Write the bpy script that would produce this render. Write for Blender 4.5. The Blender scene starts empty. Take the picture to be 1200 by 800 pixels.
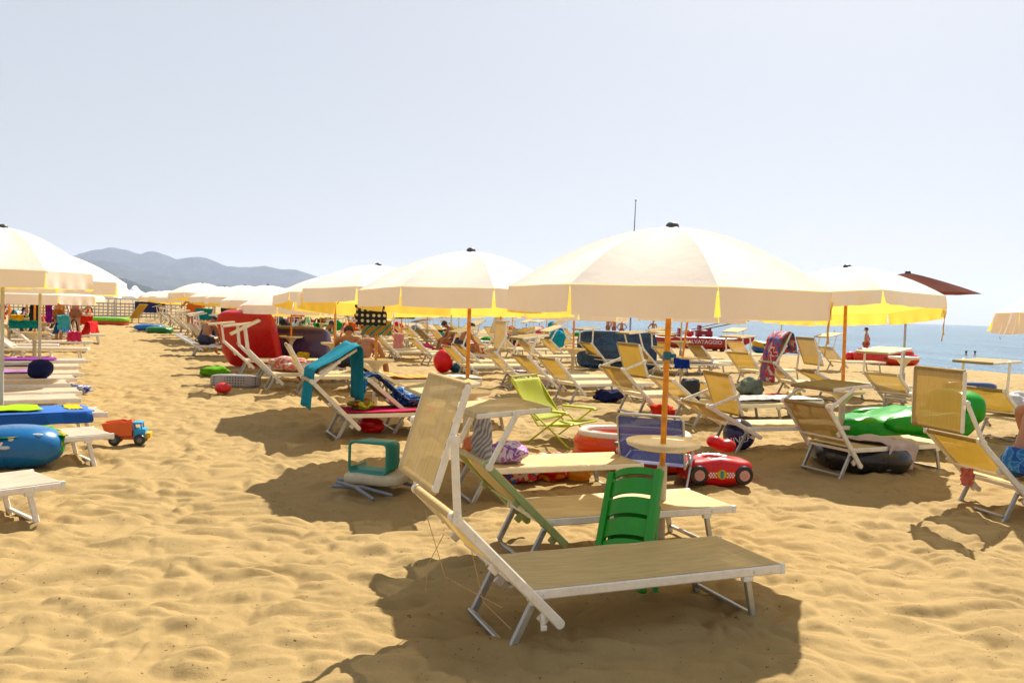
import bpy, bmesh, math, random
import numpy as np
from mathutils import Vector, Matrix, Euler, noise as mnoise
random.seed(7)
rad = math.radians
scn = bpy.context.scene
COL = scn.collection

# ------------------------------------------------------------------ camera
F = 980.0; H = 1.62; PIT = math.atan(35.5 / F); ROLL = math.atan(0.0303)
fwd = Vector((0, math.cos(PIT), -math.sin(PIT))); up0 = Vector((0, math.sin(PIT), math.cos(PIT))); r0 = Vector((1, 0, 0))
CR = math.cos(ROLL) * r0 + math.sin(ROLL) * up0
CU = -math.sin(ROLL) * r0 + math.cos(ROLL) * up0
def ray(u, v): return CR * ((u - 600) / F) + CU * ((400 - v) / F) + fwd
def G(u, v, dz=0.0):
    "point dz above the ground seen at photo pixel u, v"
    d = ray(u, v); z = dz
    for _ in range(12):
        t = (z - H) / d.z; z = gz(d.x * t, d.y * t) + dz
    return Vector((d.x * t, d.y * t, z))
SHO = Vector((18.5, 43.7)); SN = Vector((0.908, 0.419)).normalized(); SEA_Z = -0.45
def base_z(x, y):
    "height of the beach: a low berm under the rows, then down to the water"
    d = (x - SHO.x) * SN.x + (y - SHO.y) * SN.y
    S = lambda t: np.clip(t, 0, 1) ** 2 * (3 - 2 * np.clip(t, 0, 1))
    return 0.20 * S((y - 6.5) / 7.5) * (1 - S((d + 17) / 12)) + SEA_Z * np.clip((d + 16) / 16, 0, 1) ** 2 - np.clip(d, 0, 40) * 0.05
def gz(x, y): return float(base_z(x, y))
def D(u, v, Y):
    d = ray(u, v); t = Y / d.y
    return Vector((d.x * t, Y, H + d.z * t))
cd = bpy.data.cameras.new('camera'); cam = bpy.data.objects.new('camera', cd); COL.objects.link(cam)
cd.sensor_width = 36; cd.lens = F / 1200 * 36; cd.clip_start = 0.05; cd.clip_end = 40000
M = Matrix.Identity(4)
for i in range(3):
    M[i][0] = CR[i]; M[i][1] = CU[i]; M[i][2] = -fwd[i]
M[2][3] = H
cam.matrix_world = M
cd.dof.use_dof = True; cd.dof.focus_distance = 6.6; cd.dof.aperture_fstop = 9.0
scn.camera = cam

# ------------------------------------------------------------------ materials
MATS = {}
def nodes_of(name):
    m = bpy.data.materials.new(name); m.use_nodes = True
    nt = m.node_tree; nt.nodes.clear()
    return m, nt, nt.nodes, nt.links
def node(nt, typ, **kw):
    n = nt.nodes.new(typ)
    for k, v in kw.items():
        if k.startswith('i_'): n.inputs[k[2:].replace('_', ' ')].default_value = v
        else: setattr(n, k, v)
    return n
def c4(c): return (c[0], c[1], c[2], 1)
def mixc(nt, fac, a, b):
    n = nt.nodes.new('ShaderNodeMix'); n.data_type = 'RGBA'
    for sock, val in ((n.inputs[0], fac), (n.inputs[6], a), (n.inputs[7], b)):
        if hasattr(val, 'is_linked'): nt.links.new(val, sock)
        elif isinstance(val, (tuple, list)): sock.default_value = c4(val)
        else: sock.default_value = val
    return n.outputs[2]
def ramp(nt, src, stops):
    n = nt.nodes.new('ShaderNodeValToRGB'); nt.links.new(src, n.inputs[0])
    el = n.color_ramp.elements
    while len(el) < len(stops): el.new(0.5)
    for e, (p, c) in zip(el, stops):
        e.position = p; e.color = c4(c) if isinstance(c, (tuple, list)) else (c, c, c, 1)
    return n.outputs[0]
GK = 0.92   # keeps every albedo low beside the near-white canvas
def gk(c):
    l = .3 * c[0] + .6 * c[1] + .1 * c[2]
    return tuple(min(.9, max(.003, (l + (x - l) * 1.22) * GK)) for x in c)
def mat(name, col, rough=0.5, metal=0.0, var=0.12, scale=9.0, bump=0.0, bscale=60.0, coat=0.0, trans=0.0, tcol=None, spec=0.5, dirt=0.0):
    if name in MATS: return MATS[name]
    col = gk(col)
    m, nt, N, L = nodes_of(name)
    out = N.new('ShaderNodeOutputMaterial'); p = N.new('ShaderNodeBsdfPrincipled')
    tc = N.new('ShaderNodeTexCoord')
    nz = node(nt, 'ShaderNodeTexNoise', i_Scale=scale, i_Detail=5.0); L.new(tc.outputs['Object'], nz.inputs['Vector'])
    lo = tuple(max(0, c * (1 - var)) for c in col); hi = tuple(min(1, c * (1 + var)) for c in col)
    cc = ramp(nt, nz.outputs['Fac'], [(0.3, lo), (0.7, hi)])
    if dirt:
        n2 = node(nt, 'ShaderNodeTexNoise', i_Scale=scale * 2.3, i_Detail=7.0, i_Roughness=0.7); L.new(tc.outputs['Object'], n2.inputs['Vector'])
        f = ramp(nt, n2.outputs['Fac'], [(0.52, 0.0), (0.72, dirt)])
        cc = mixc(nt, f, cc, (0.30, 0.22, 0.12))
    L.new(cc, p.inputs['Base Color'])
    rr = node(nt, 'ShaderNodeMapRange', i_To_Min=max(0.02, rough - 0.1), i_To_Max=min(1, rough + 0.12)); L.new(nz.outputs['Fac'], rr.inputs['Value'])
    L.new(rr.outputs[0], p.inputs['Roughness'])
    p.inputs['Metallic'].default_value = metal
    p.inputs['Coat Weight'].default_value = coat
    p.inputs['Specular IOR Level'].default_value = spec
    if bump:
        n3 = node(nt, 'ShaderNodeTexNoise', i_Scale=bscale, i_Detail=4.0); L.new(tc.outputs['Object'], n3.inputs['Vector'])
        b = node(nt, 'ShaderNodeBump', i_Strength=bump, i_Distance=0.01); L.new(n3.outputs['Fac'], b.inputs['Height']); L.new(b.outputs[0], p.inputs['Normal'])
    if trans:
        t = N.new('ShaderNodeBsdfTranslucent'); t.inputs[0].default_value = c4(tcol or col)
        mx = node(nt, 'ShaderNodeMixShader', i_Fac=trans); L.new(p.outputs[0], mx.inputs[1]); L.new(t.outputs[0], mx.inputs[2])
        L.new(mx.outputs[0], out.inputs[0])
    else: L.new(p.outputs[0], out.inputs[0])
    MATS[name] = m
    return m
def sling_mat(name, col, tcol, tr=0.32, hole=0.10):
    m, nt, N, L = nodes_of(name)
    out = N.new('ShaderNodeOutputMaterial'); tc = N.new('ShaderNodeTexCoord')
    mp = node(nt, 'ShaderNodeMapping'); mp.inputs['Scale'].default_value = (6, 90, 20); L.new(tc.outputs['Object'], mp.inputs[0])
    nz = node(nt, 'ShaderNodeTexNoise', i_Scale=1.0, i_Detail=4.0); L.new(mp.outputs[0], nz.inputs['Vector'])
    n2 = node(nt, 'ShaderNodeTexNoise', i_Scale=3.0, i_Detail=5.0); L.new(tc.outputs['Object'], n2.inputs['Vector'])
    lo = tuple(c * 0.84 for c in col); hi = tuple(min(1, c * 1.12) for c in col)
    c1 = ramp(nt, nz.outputs['Fac'], [(0.34, lo), (0.66, hi)])
    f2 = ramp(nt, n2.outputs['Fac'], [(0.45, 0.0), (0.75, 0.25)])
    c2 = mixc(nt, f2, c1, tuple(c * 0.75 for c in col))
    d = N.new('ShaderNodeBsdfDiffuse'); L.new(c2, d.inputs[0])
    g = node(nt, 'ShaderNodeBsdfGlossy', i_Roughness=0.45); g.inputs[0].default_value = (1, 1, 1, 1)
    t = N.new('ShaderNodeBsdfTranslucent'); t2 = mixc(nt, f2, tuple(tcol), tuple(c * 0.8 for c in tcol)); L.new(t2, t.inputs[0])
    tp = N.new('ShaderNodeBsdfTransparent')
    wv = node(nt, 'ShaderNodeTexNoise', i_Scale=420.0, i_Detail=1.0); L.new(tc.outputs['Object'], wv.inputs['Vector'])
    b = node(nt, 'ShaderNodeBump', i_Strength=0.35, i_Distance=0.003); L.new(wv.outputs['Fac'], b.inputs['Height'])
    L.new(b.outputs[0], d.inputs['Normal']); L.new(b.outputs[0], g.inputs['Normal'])
    a = node(nt, 'ShaderNodeMixShader', i_Fac=tr); L.new(d.outputs[0], a.inputs[1]); L.new(t.outputs[0], a.inputs[2])
    a2 = node(nt, 'ShaderNodeMixShader', i_Fac=0.03); L.new(a.outputs[0], a2.inputs[1]); L.new(g.outputs[0], a2.inputs[2])
    a3 = node(nt, 'ShaderNodeMixShader', i_Fac=hole); L.new(a2.outputs[0], a3.inputs[1]); L.new(tp.outputs[0], a3.inputs[2])
    L.new(a3.outputs[0], out.inputs[0])
    MATS[name] = m
    return m
def canopy_mat(name, outer, inner, tcol, tr=0.3):
    m, nt, N, L = nodes_of(name)
    out = N.new('ShaderNodeOutputMaterial'); tc = N.new('ShaderNodeTexCoord'); ge = N.new('ShaderNodeNewGeometry')
    nz = node(nt, 'ShaderNodeTexNoise', i_Scale=2.2, i_Detail=6.0, i_Roughness=0.6); L.new(tc.outputs['Object'], nz.inputs['Vector'])
    oc = ramp(nt, nz.outputs['Fac'], [(0.3, tuple(c * 0.93 for c in outer)), (0.65, outer)])
    ic = ramp(nt, nz.outputs['Fac'], [(0.3, tuple(c * 0.9 for c in inner)), (0.65, inner)])
    cc = mixc(nt, ge.outputs['Backfacing'], oc, ic)
    d = N.new('ShaderNodeBsdfDiffuse'); L.new(cc, d.inputs[0])
    t = N.new('ShaderNodeBsdfTranslucent'); t.inputs[0].default_value = c4(tcol)
    n2 = node(nt, 'ShaderNodeTexNoise', i_Scale=7.0, i_Detail=4.0); L.new(tc.outputs['Object'], n2.inputs['Vector'])
    b = node(nt, 'ShaderNodeBump', i_Strength=0.25, i_Distance=0.02); L.new(n2.outputs['Fac'], b.inputs['Height']); L.new(b.outputs[0], d.inputs['Normal'])
    a = node(nt, 'ShaderNodeMixShader', i_Fac=tr); L.new(d.outputs[0], a.inputs[1]); L.new(t.outputs[0], a.inputs[2])
    L.new(a.outputs[0], out.inputs[0])
    MATS[name] = m
    return m
def pattern_mat(name, cols, kind='blotch', scale=6.0, rough=0.85, trans=0.12):
    "printed towel or float: several colours in patches, stripes or dots"
    if name in MATS: return MATS[name]
    cols = [gk(c) for c in cols]
    m, nt, N, L = nodes_of(name)
    out = N.new('ShaderNodeOutputMaterial'); p = N.new('ShaderNodeBsdfPrincipled'); tc = N.new('ShaderNodeTexCoord')
    k = len(cols)
    if kind == 'stripe':
        w = node(nt, 'ShaderNodeTexWave', i_Scale=scale, i_Distortion=0.6, bands_direction='DIAGONAL'); L.new(tc.outputs['Object'], w.inputs['Vector']); src = w.outputs['Fac']
    elif kind == 'dots':
        vo = node(nt, 'ShaderNodeTexVoronoi', i_Scale=scale, i_Randomness=0.1); mp = node(nt, 'ShaderNodeMapping'); mp.inputs['Location'].default_value = (.5 / scale,) * 3; L.new(tc.outputs['Object'], mp.inputs[0]); L.new(mp.outputs[0], vo.inputs['Vector']); src = vo.outputs['Distance']
    elif kind == 'cells':
        vo = node(nt, 'ShaderNodeTexVoronoi', i_Scale=scale); L.new(tc.outputs['Object'], vo.inputs['Vector'])
        sp = N.new('ShaderNodeSeparateColor'); L.new(vo.outputs['Color'], sp.inputs[0]); src = sp.outputs[0]
    else:
        nz = node(nt, 'ShaderNodeTexNoise', i_Scale=scale, i_Detail=1.5, i_Distortion=0.8); L.new(tc.outputs['Object'], nz.inputs['Vector'])
        mr = node(nt, 'ShaderNodeMapRange', i_From_Min=0.3, i_From_Max=0.7); L.new(nz.outputs['Fac'], mr.inputs['Value']); src = mr.outputs[0]
    n = N.new('ShaderNodeValToRGB'); n.color_ramp.interpolation = 'CONSTANT'; L.new(src, n.inputs[0])
    el = n.color_ramp.elements
    while len(el) < k: el.new(0.5)
    for i, e in enumerate(el): e.position = i / k if kind != 'dots' else (0.0, 0.28, 0.6)[i]; e.color = c4(cols[i])
    L.new(n.outputs[0], p.inputs['Base Color']); p.inputs['Roughness'].default_value = rough
    n3 = node(nt, 'ShaderNodeTexNoise', i_Scale=150.0); L.new(tc.outputs['Object'], n3.inputs['Vector'])
    b = node(nt, 'ShaderNodeBump', i_Strength=0.3, i_Distance=0.004); L.new(n3.outputs['Fac'], b.inputs['Height']); L.new(b.outputs[0], p.inputs['Normal'])
    t = N.new('ShaderNodeBsdfTranslucent'); L.new(n.outputs[0], t.inputs[0])
    mx = node(nt, 'ShaderNodeMixShader', i_Fac=trans); L.new(p.outputs[0], mx.inputs[1]); L.new(t.outputs[0], mx.inputs[2]); L.new(mx.outputs[0], out.inputs[0])
    MATS[name] = m
    return m
def cloth(name, col, tr=0.15): return mat('cloth ' + name, col, 0.9, var=0.14, scale=14, bump=0.5, bscale=170, trans=tr, spec=0.2)
def vinyl(name, col, tr=0.12): return mat('vinyl ' + name, col, 0.28, var=0.08, scale=5, bump=0.12, bscale=18, coat=0.12, trans=tr, spec=.4)
def plastic(name, col): return mat('plastic ' + name, col, 0.42, var=0.08, scale=6, dirt=0.08)

ALU = mat('white painted metal', (0.80, 0.76, 0.67), 0.42, 0.1, var=0.08, scale=14, dirt=0.25)
ALUG = mat('grey aluminium', (0.42, 0.42, 0.40), 0.38, 0.75, var=0.12, scale=22, dirt=0.2)
ALUW = mat('chalk white metal', (0.80, 0.76, 0.70), 0.45, 0.0, var=0.08, scale=14, dirt=0.25)
CAPM = mat('white plastic cap', (0.74, 0.72, 0.66), 0.5, var=0.08)
SLING = sling_mat('tan sling mesh', (0.61, 0.48, 0.235), (0.52, 0.31, 0.05), 0.22, 0.11)
SLINGY = sling_mat('golden sling mesh', (0.37, 0.26, 0.085), (0.42, 0.24, 0.02), 0.30, 0.08)
SLINGP = sling_mat('pale rose sling mesh', (0.54, 0.44, 0.34), (0.45, 0.30, 0.15), 0.2, 0.08)
SLINGB = sling_mat('grey blue sling mesh', (0.16, 0.18, 0.25), (0.16, 0.18, 0.3), 0.2, 0.06)
CREAM = canopy_mat('cream canvas', (0.93, 0.925, 0.875), (0.92, 0.72, 0.20), (0.97, 0.70, 0.13), 0.34)
BROWN = canopy_mat('brown canvas', (0.13, 0.055, 0.045), (0.12, 0.05, 0.04), (0.15, 0.04, 0.03), 0.2)
BLUEC = canopy_mat('sky blue canvas', (0.16, 0.36, 0.68), (0.2, 0.4, 0.7), (0.2, 0.45, 0.8), 0.35)
WOOD = mat('varnished wood', (0.62, 0.28, 0.03), 0.45, var=0.25, scale=20, coat=0.1)
WOODD = mat('dark wood', (0.34, 0.12, 0.025), 0.5, var=0.3, scale=20)
POLEW = mat('pale grey pole', (0.56, 0.54, 0.50), 0.4, 0.0, var=0.08)
SLEEVE = mat('sleeve plastic', (0.54, 0.47, 0.34), 0.5, var=0.1, dirt=0.25)
TRAYM = mat('tray plastic', (0.80, 0.73, 0.58), 0.5, var=0.08, dirt=0.2)
DARK = mat('dark grey plastic', (0.05, 0.05, 0.055), 0.5)

# ------------------------------------------------------------------ mesh building
class MB:
    def __init__(s): s.v = []; s.f = []
    def add(s, vs, fs):
        o = len(s.v); s.v += [tuple(p) for p in vs]; s.f += [tuple(i + o for i in q) for q in fs]
        return s
    def box(s, c, size, rot=None, b=0.0):
        bm = bmesh.new(); bmesh.ops.create_cube(bm, size=1.0)
        bmesh.ops.scale(bm, vec=size, verts=bm.verts)
        if b: bmesh.ops.bevel(bm, geom=list(bm.edges), offset=b, segments=2, affect='EDGES', profile=0.6)
        R = (Euler(rot).to_matrix() if rot is not None else Matrix.Identity(3))
        bm.verts.index_update()
        s.add([R @ v.co + Vector(c) for v in bm.verts], [[v.index for v in f.verts] for f in bm.faces]); bm.free()
        return s
    def bar(s, p, q, w, h, upv=(0, 0, 1), ch=0.25):
        p = Vector(p); q = Vector(q); d = (q - p).normalized(); sd = d.cross(Vector(upv))
        if sd.length < 1e-4: sd = d.cross(Vector((1, 0, 0)))
        sd.normalize(); u = sd.cross(d)
        c = min(w, h) * ch; a, b = w / 2, h / 2
        prof = [(-a + c, -b), (a - c, -b), (a, -b + c), (a, b - c), (a - c, b), (-a + c, b), (-a, b - c), (-a, -b + c)]
        vs = [p + sd * x + u * y for x, y in prof] + [q + sd * x + u * y for x, y in prof]
        fs = [(i, (i + 1) % 8, (i + 1) % 8 + 8, i + 8) for i in range(8)] + [tuple(range(7, -1, -1)), tuple(range(8, 16))]
        return s.add(vs, fs)
    def tube(s, pts, r, n=8, closed=False):
        pts = [Vector(p) for p in pts]; k = len(pts); rs = r if isinstance(r, (list, tuple)) else [r] * k
        vs = []; ref = None
        for i in range(k):
            a = pts[(i - 1) % k] if (closed or i > 0) else pts[i]; b = pts[(i + 1) % k] if (closed or i < k - 1) else pts[i]
            d = (b - a).normalized()
            if ref is None:
                ref = d.cross(Vector((0, 0, 1)))
                if ref.length < 1e-3: ref = d.cross(Vector((1, 0, 0)))
            ref = (ref - d * ref.dot(d)).normalized(); o = d.cross(ref)
            for j in range(n):
                t = 2 * math.pi * j / n
                vs.append(pts[i] + ref * (math.cos(t) * rs[i]) + o * (math.sin(t) * rs[i]))
        fs = []
        for i in range(k if closed else k - 1):
            for j in range(n):
                a, b = i * n + j, i * n + (j + 1) % n; c, d_ = ((i + 1) % k) * n + (j + 1) % n, ((i + 1) % k) * n + j
                fs.append((a, b, c, d_))
        if not closed: fs += [tuple(range(n - 1, -1, -1)), tuple(range((k - 1) * n, k * n))]
        return s.add(vs, fs)
    def lathe(s, prof, n=24, c=(0, 0, 0)):
        vs = []; fs = []
        for r, z in prof:
            for j in range(n):
                t = 2 * math.pi * j / n; vs.append((c[0] + r * math.cos(t), c[1] + r * math.sin(t), c[2] + z))
        for i in range(len(prof) - 1):
            for j in range(n): fs.append((i * n + j, i * n + (j + 1) % n, (i + 1) * n + (j + 1) % n, (i + 1) * n + j))
        fs += [tuple(range(n - 1, -1, -1)), tuple(range((len(prof) - 1) * n, len(prof) * n))]
        return s.add(vs, fs)
    def grid(s, fn, nu, nv):
        vs = [fn(i / nu, j / nv) for j in range(nv + 1) for i in range(nu + 1)]
        fs = [(j * (nu + 1) + i, j * (nu + 1) + i + 1, (j + 1) * (nu + 1) + i + 1, (j + 1) * (nu + 1) + i) for j in range(nv) for i in range(nu)]
        return s.add(vs, fs)
    def blob(s, c, sx, sy, sz, e1=1.0, e2=1.0, nu=28, nv=16, fn=None, rot=None):
        sg = lambda x, e: math.copysign(abs(x) ** e, x)
        vs = []; R = Euler(rot).to_matrix() if rot is not None else None
        for j in range(1, nv):
            ph = -math.pi / 2 + math.pi * j / nv
            for i in range(nu):
                th = 2 * math.pi * i / nu
                p = Vector((sx * sg(math.cos(ph), e1) * sg(math.cos(th), e2), sy * sg(math.cos(ph), e1) * sg(math.sin(th), e2), sz * sg(math.sin(ph), e1)))
                vs.append(p)
        vs.append(Vector((0, 0, -sz))); vs.append(Vector((0, 0, sz)))
        if fn: vs = [fn(p) for p in vs]
        if R: vs = [R @ p for p in vs]
        vs = [p + Vector(c) for p in vs]
        fs = [(j * nu + i, j * nu + (i + 1) % nu, (j + 1) * nu + (i + 1) % nu, (j + 1) * nu + i) for j in range(nv - 2) for i in range(nu)]
        a, b = (nv - 1) * nu, (nv - 1) * nu + 1
        fs += [(a, (i + 1) % nu, i) for i in range(nu)] + [(b, (nv - 2) * nu + i, (nv - 2) * nu + (i + 1) % nu) for i in range(nu)]
        return s.add(vs, fs)
    def prism(s, pts, y0, y1):
        "outline in x-z, extruded along y"
        k = len(pts); vs = [(x, y0, z) for x, z in pts] + [(x, y1, z) for x, z in pts]
        return s.add(vs, [tuple(range(k)), tuple(range(2 * k - 1, k - 1, -1))] + [(i + k, (i + 1) % k + k, (i + 1) % k, i) for i in range(k)])
    def mesh(s, name, m, ang=40):
        me = bpy.data.meshes.new(name); me.from_pydata(s.v, [], s.f); me.materials.append(m)
        me.polygons.foreach_set('use_smooth', [True] * len(me.polygons)); me.update()
        me.set_sharp_from_angle(angle=rad(ang))
        return me
    def build(s, name, m, parent=None, ang=40, loc=None, rot=None):
        return link(name, s.mesh(name, m, ang), parent, loc, rot)
def link(name, me, parent=None, loc=None, rot=None):
    o = bpy.data.objects.new(name, me); COL.objects.link(o)
    if parent is not None: o.parent = parent
    if loc is not None: o.location = loc
    if rot is not None: o.rotation_euler = rot
    return o
def tag(o, label, cat, group=None):
    o['label'] = label; o['category'] = cat
    if group: o['group'] = group
    return o
def thing(name, label, cat, loc=(0, 0, 0), rz=0.0, group=None):
    o = bpy.data.objects.new(name, None); COL.objects.link(o); o.location = loc; o.rotation_euler = (0, 0, rz); o.empty_display_size = 0.1
    return tag(o, label, cat, group)
def kids(o): return [c for c in bpy.data.objects if c.parent == o]
def solid(o, t=0.006):
    md = o.modifiers.new('thickness', 'SOLIDIFY'); md.thickness = t; md.offset = 0
    return o
def bake(o):
    "apply the modifiers of a mesh object"
    dg = bpy.context.evaluated_depsgraph_get(); ev = o.evaluated_get(dg)
    me = bpy.data.meshes.new_from_object(ev); o.modifiers.clear(); o.data = me
    return o
CACHE = {}
def cached(key, fn):
    if key not in CACHE: CACHE[key] = fn()
    return CACHE[key]

# ------------------------------------------------------------------ light and sky
SUN = Vector((0.37, 0.86, 1.0)).normalized()
EL = math.asin(SUN.z); AZ = math.atan2(SUN.x, SUN.y)
w = bpy.data.worlds.new('World'); scn.world = w; w.use_nodes = True
nt = w.node_tree; bg = nt.nodes['Background']
sky = nt.nodes.new('ShaderNodeTexSky'); sky.sky_type = 'NISHITA'; sky.sun_disc = False
sky.sun_elevation = EL; sky.sun_rotation = AZ; sky.air_density = 1.0; sky.dust_density = 2.0; sky.ozone_density = 1.5
hmix = nt.nodes.new('ShaderNodeMix'); hmix.data_type = 'RGBA'; hmix.inputs[0].default_value = 0.72   # midday haze whitens the whole dome
hmix.inputs[7].default_value = (6.2, 6.35, 6.6, 1)
nt.links.new(sky.outputs[0], hmix.inputs[6]); nt.links.new(hmix.outputs[2], bg.inputs[0]); bg.inputs[1].default_value = 0.05
sl = bpy.data.lights.new('sun', 'SUN'); sl.energy = 4.6; sl.angle = rad(0.53); sl.color = (1.0, 0.93, 0.80)
so = bpy.data.objects.new('sun', sl); COL.objects.link(so); so.rotation_euler = (-SUN).to_track_quat('-Z', 'Y').to_euler()
so.location = (20, 40, 60)
vs = scn.view_settings; vs.view_transform = 'Standard'; vs.look = 'None'; vs.exposure = 1.22; vs.gamma = 1.0; vs.use_curve_mapping = False
scn.cycles.use_denoising = True; scn.cycles.max_bounces = 10; scn.cycles.transparent_max_bounces = 12
scn.cycles.sample_clamp_indirect = 8; scn.cycles.caustics_reflective = False; scn.cycles.caustics_refractive = False

# ------------------------------------------------------------------ sand, sea, hills
def vnoise(x, y, seed):
    xi = np.floor(x).astype(np.int64); yi = np.floor(y).astype(np.int64); xf = x - xi; yf = y - yi
    def h(a, b):
        n = (a * 374761393 + b * 668265263 + seed * 1442695041) & 0xFFFFFFFF
        n = ((n ^ (n >> 13)) * 1274126177) & 0xFFFFFFFF
        n = n ^ (n >> 16)
        return (n & 0xFFFF) / 65535.0
    ux = xf * xf * xf * (xf * (xf * 6 - 15) + 10); uy = yf * yf * yf * (yf * (yf * 6 - 15) + 10)
    a = h(xi, yi); b = h(xi + 1, yi); c = h(xi, yi + 1); d = h(xi + 1, yi + 1)
    return (a * (1 - ux) + b * ux) * (1 - uy) + (c * (1 - ux) + d * ux) * uy
def sand_z(x, y):
    wx = x + 0.25 * (vnoise(x * 2.1, y * 2.1, 11) - .5); wy = y + 0.25 * (vnoise(x * 2.1, y * 2.1, 12) - .5)
    r = np.hypot(x, y)
    z = 0.045 * (vnoise(wx * 1.5, wy * 1.75, 1) - .5)
    n2 = vnoise(wx * 3.6, wy * 4.6, 2)
    z += 0.050 * (np.sqrt((n2 - .5) ** 2 * 4 + .004) - .5)
    n3 = vnoise(wx * 6.0 + 3, wy * 8.0, 3); z += 0.036 * (np.sqrt((n3 - .5) ** 2 * 4 + .004) - .5)
    n4 = vnoise(wx * 12.0, wy * 15.0, 4)
    z += 0.012 * (np.sqrt((n4 - .5) ** 2 * 4 + .01) - .5)
    z += 0.003 * (vnoise(x * 23, y * 25, 5) - .5)
    # dimples of old footprints
    for k, (cs, dep, ra) in enumerate(((0.62, 0.018, 0.13), (0.85, 0.024, 0.17), (0.45, 0.010, 0.085))):
        cx = np.floor(x / cs); cy = np.floor(y / cs)
        for dx in (-1, 0, 1):
            for dy in (-1, 0, 1):
                ax, ay = cx + dx, cy + dy
                hh = np.sin(ax * 127.1 + ay * 311.7 + k * 17.0) * 43758.5453; hx = hh - np.floor(hh)
                hh = np.sin(ax * 269.5 + ay * 183.3 + k * 31.0) * 43758.5453; hy = hh - np.floor(hh)
                hh = np.sin(ax * 419.2 + ay * 371.9 + k * 7.0) * 24634.6345; ha = hh - np.floor(hh)
                px = (ax + hx) * cs - wx; py = (ay + hy) * cs - wy
                c, s = np.cos(ha * 6.283), np.sin(ha * 6.283)
                qx = (c * px + s * py) / (ra * 1.5); qy = (-s * px + c * py) / (ra * 0.8)
                q = qx * qx + qy * qy
                z += dep * np.where(ha > 0.35, 1, 0) * (-np.exp(-q * 1.4) + 0.45 * np.exp(-(np.sqrt(q) - 1.25) ** 2 * 5))
    return z * np.clip(1.25 - r / 160.0, 0.25, 1) * 0.82
def sand_mesh():
    ang = np.concatenate([np.linspace(-178, -45, 40)[:-1], np.linspace(-45, -33, 40)[:-1], np.linspace(-33, 33, 900), np.linspace(33, 45, 40)[1:], np.linspace(45, 178, 40)[1:]])
    r = [0.5, 1.5, 2.5, 3.5, 4.5, 5.5, 6.3]; x = 7.0
    while x < 9000:
        r.append(x); x += 0.02 if x < 11 else max(0.02, (x - 4) * 0.0032) if x < 60 else (x - 4) * 0.02 if x < 400 else x * 0.12
    r = np.array(r); A, Rr = np.meshgrid(np.radians(ang), r)
    X = Rr * np.sin(A); Y = Rr * np.cos(A) - 4.0
    Z = base_z(X, Y); near = np.hypot(X, Y) < 200
    Z[near] += sand_z(X[near], Y[near])
    Z[(Rr < 6.2)] = -0.02
    nr, na = X.shape; co = np.stack([X, Y, Z], -1).reshape(-1, 3)
    I = np.arange(nr * na).reshape(nr, na)
    q = np.stack([I[:-1, :-1], I[:-1, 1:], I[1:, 1:], I[1:, :-1]], -1).reshape(-1, 4)[:, ::-1]
    me = bpy.data.meshes.new('sand'); me.vertices.add(len(co)); me.vertices.foreach_set('co', co.astype(np.float32).ravel())
    me.loops.add(q.size); me.loops.foreach_set('vertex_index', q.astype(np.int32).ravel())
    me.polygons.add(len(q)); me.polygons.foreach_set('loop_start', np.arange(0, q.size, 4, dtype=np.int32))
    me.polygons.foreach_set('use_smooth', np.ones(len(q), bool)); me.update(calc_edges=True); me.validate()
    return me
def sand_mat():
    m, nt, N, L = nodes_of('golden sand')
    out = N.new('ShaderNodeOutputMaterial'); p = N.new('ShaderNodeBsdfPrincipled'); ge = N.new('ShaderNodeNewGeometry'); P = ge.outputs['Position']
    def nz(s, d=5, r=0.55):
        n = node(nt, 'ShaderNodeTexNoise', i_Scale=s, i_Detail=d, i_Roughness=r); L.new(P, n.inputs['Vector']); return n.outputs['Fac']
    c1 = ramp(nt, nz(0.7), [(0.3, (0.305, 0.209, 0.084)), (0.7, (0.362, 0.254, 0.108))])
    c2 = mixc(nt, ramp(nt, nz(9, 6, .65), [(0.42, 0.0), (0.72, 0.5)]), c1, (0.28, 0.19, 0.075))
    c3 = mixc(nt, ramp(nt, nz(260, 2), [(0.40, 0.28), (0.58, 0.0)]), c2, (0.25, 0.16, 0.065))
    c3b = mixc(nt, ramp(nt, nz(340, 2), [(0.60, 0.0), (0.72, 0.35)]), c3, (0.56, 0.45, 0.27))
    c4_ = mixc(nt, ramp(nt, nz(38, 3, .5), [(0.69, 0.0), (0.71, 0.9)]), c3b, (0.06, 0.037, 0.02))
    # damp band along the water
    sx = N.new('ShaderNodeSeparateXYZ'); L.new(P, sx.inputs[0])
    wet = node(nt, 'ShaderNodeMapRange', i_From_Min=-0.46, i_From_Max=-0.36, i_To_Min=1.0, i_To_Max=0.0); L.new(sx.outputs['Z'], wet.inputs['Value'])
    c5 = mixc(nt, wet.outputs[0], c4_, (0.17, 0.115, 0.058))
    L.new(c5, p.inputs['Base Color']); p.inputs['Roughness'].default_value = 0.92; p.inputs['Specular IOR Level'].default_value = 0.15
    b1 = node(nt, 'ShaderNodeBump', i_Strength=0.28, i_Distance=0.02); L.new(nz(30, 5, .6), b1.inputs['Height'])
    b2 = node(nt, 'ShaderNodeBump', i_Strength=0.8, i_Distance=0.005); L.new(nz(240, 3, .7), b2.inputs['Height']); L.new(b1.outputs[0], b2.inputs['Normal'])
    L.new(b2.outputs[0], p.inputs['Normal']); L.new(p.outputs[0], out.inputs[0])
    return m
so_ = link('sand', sand_mesh()); so_.data.materials.append(sand_mat()); so_['kind'] = 'structure'

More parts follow.
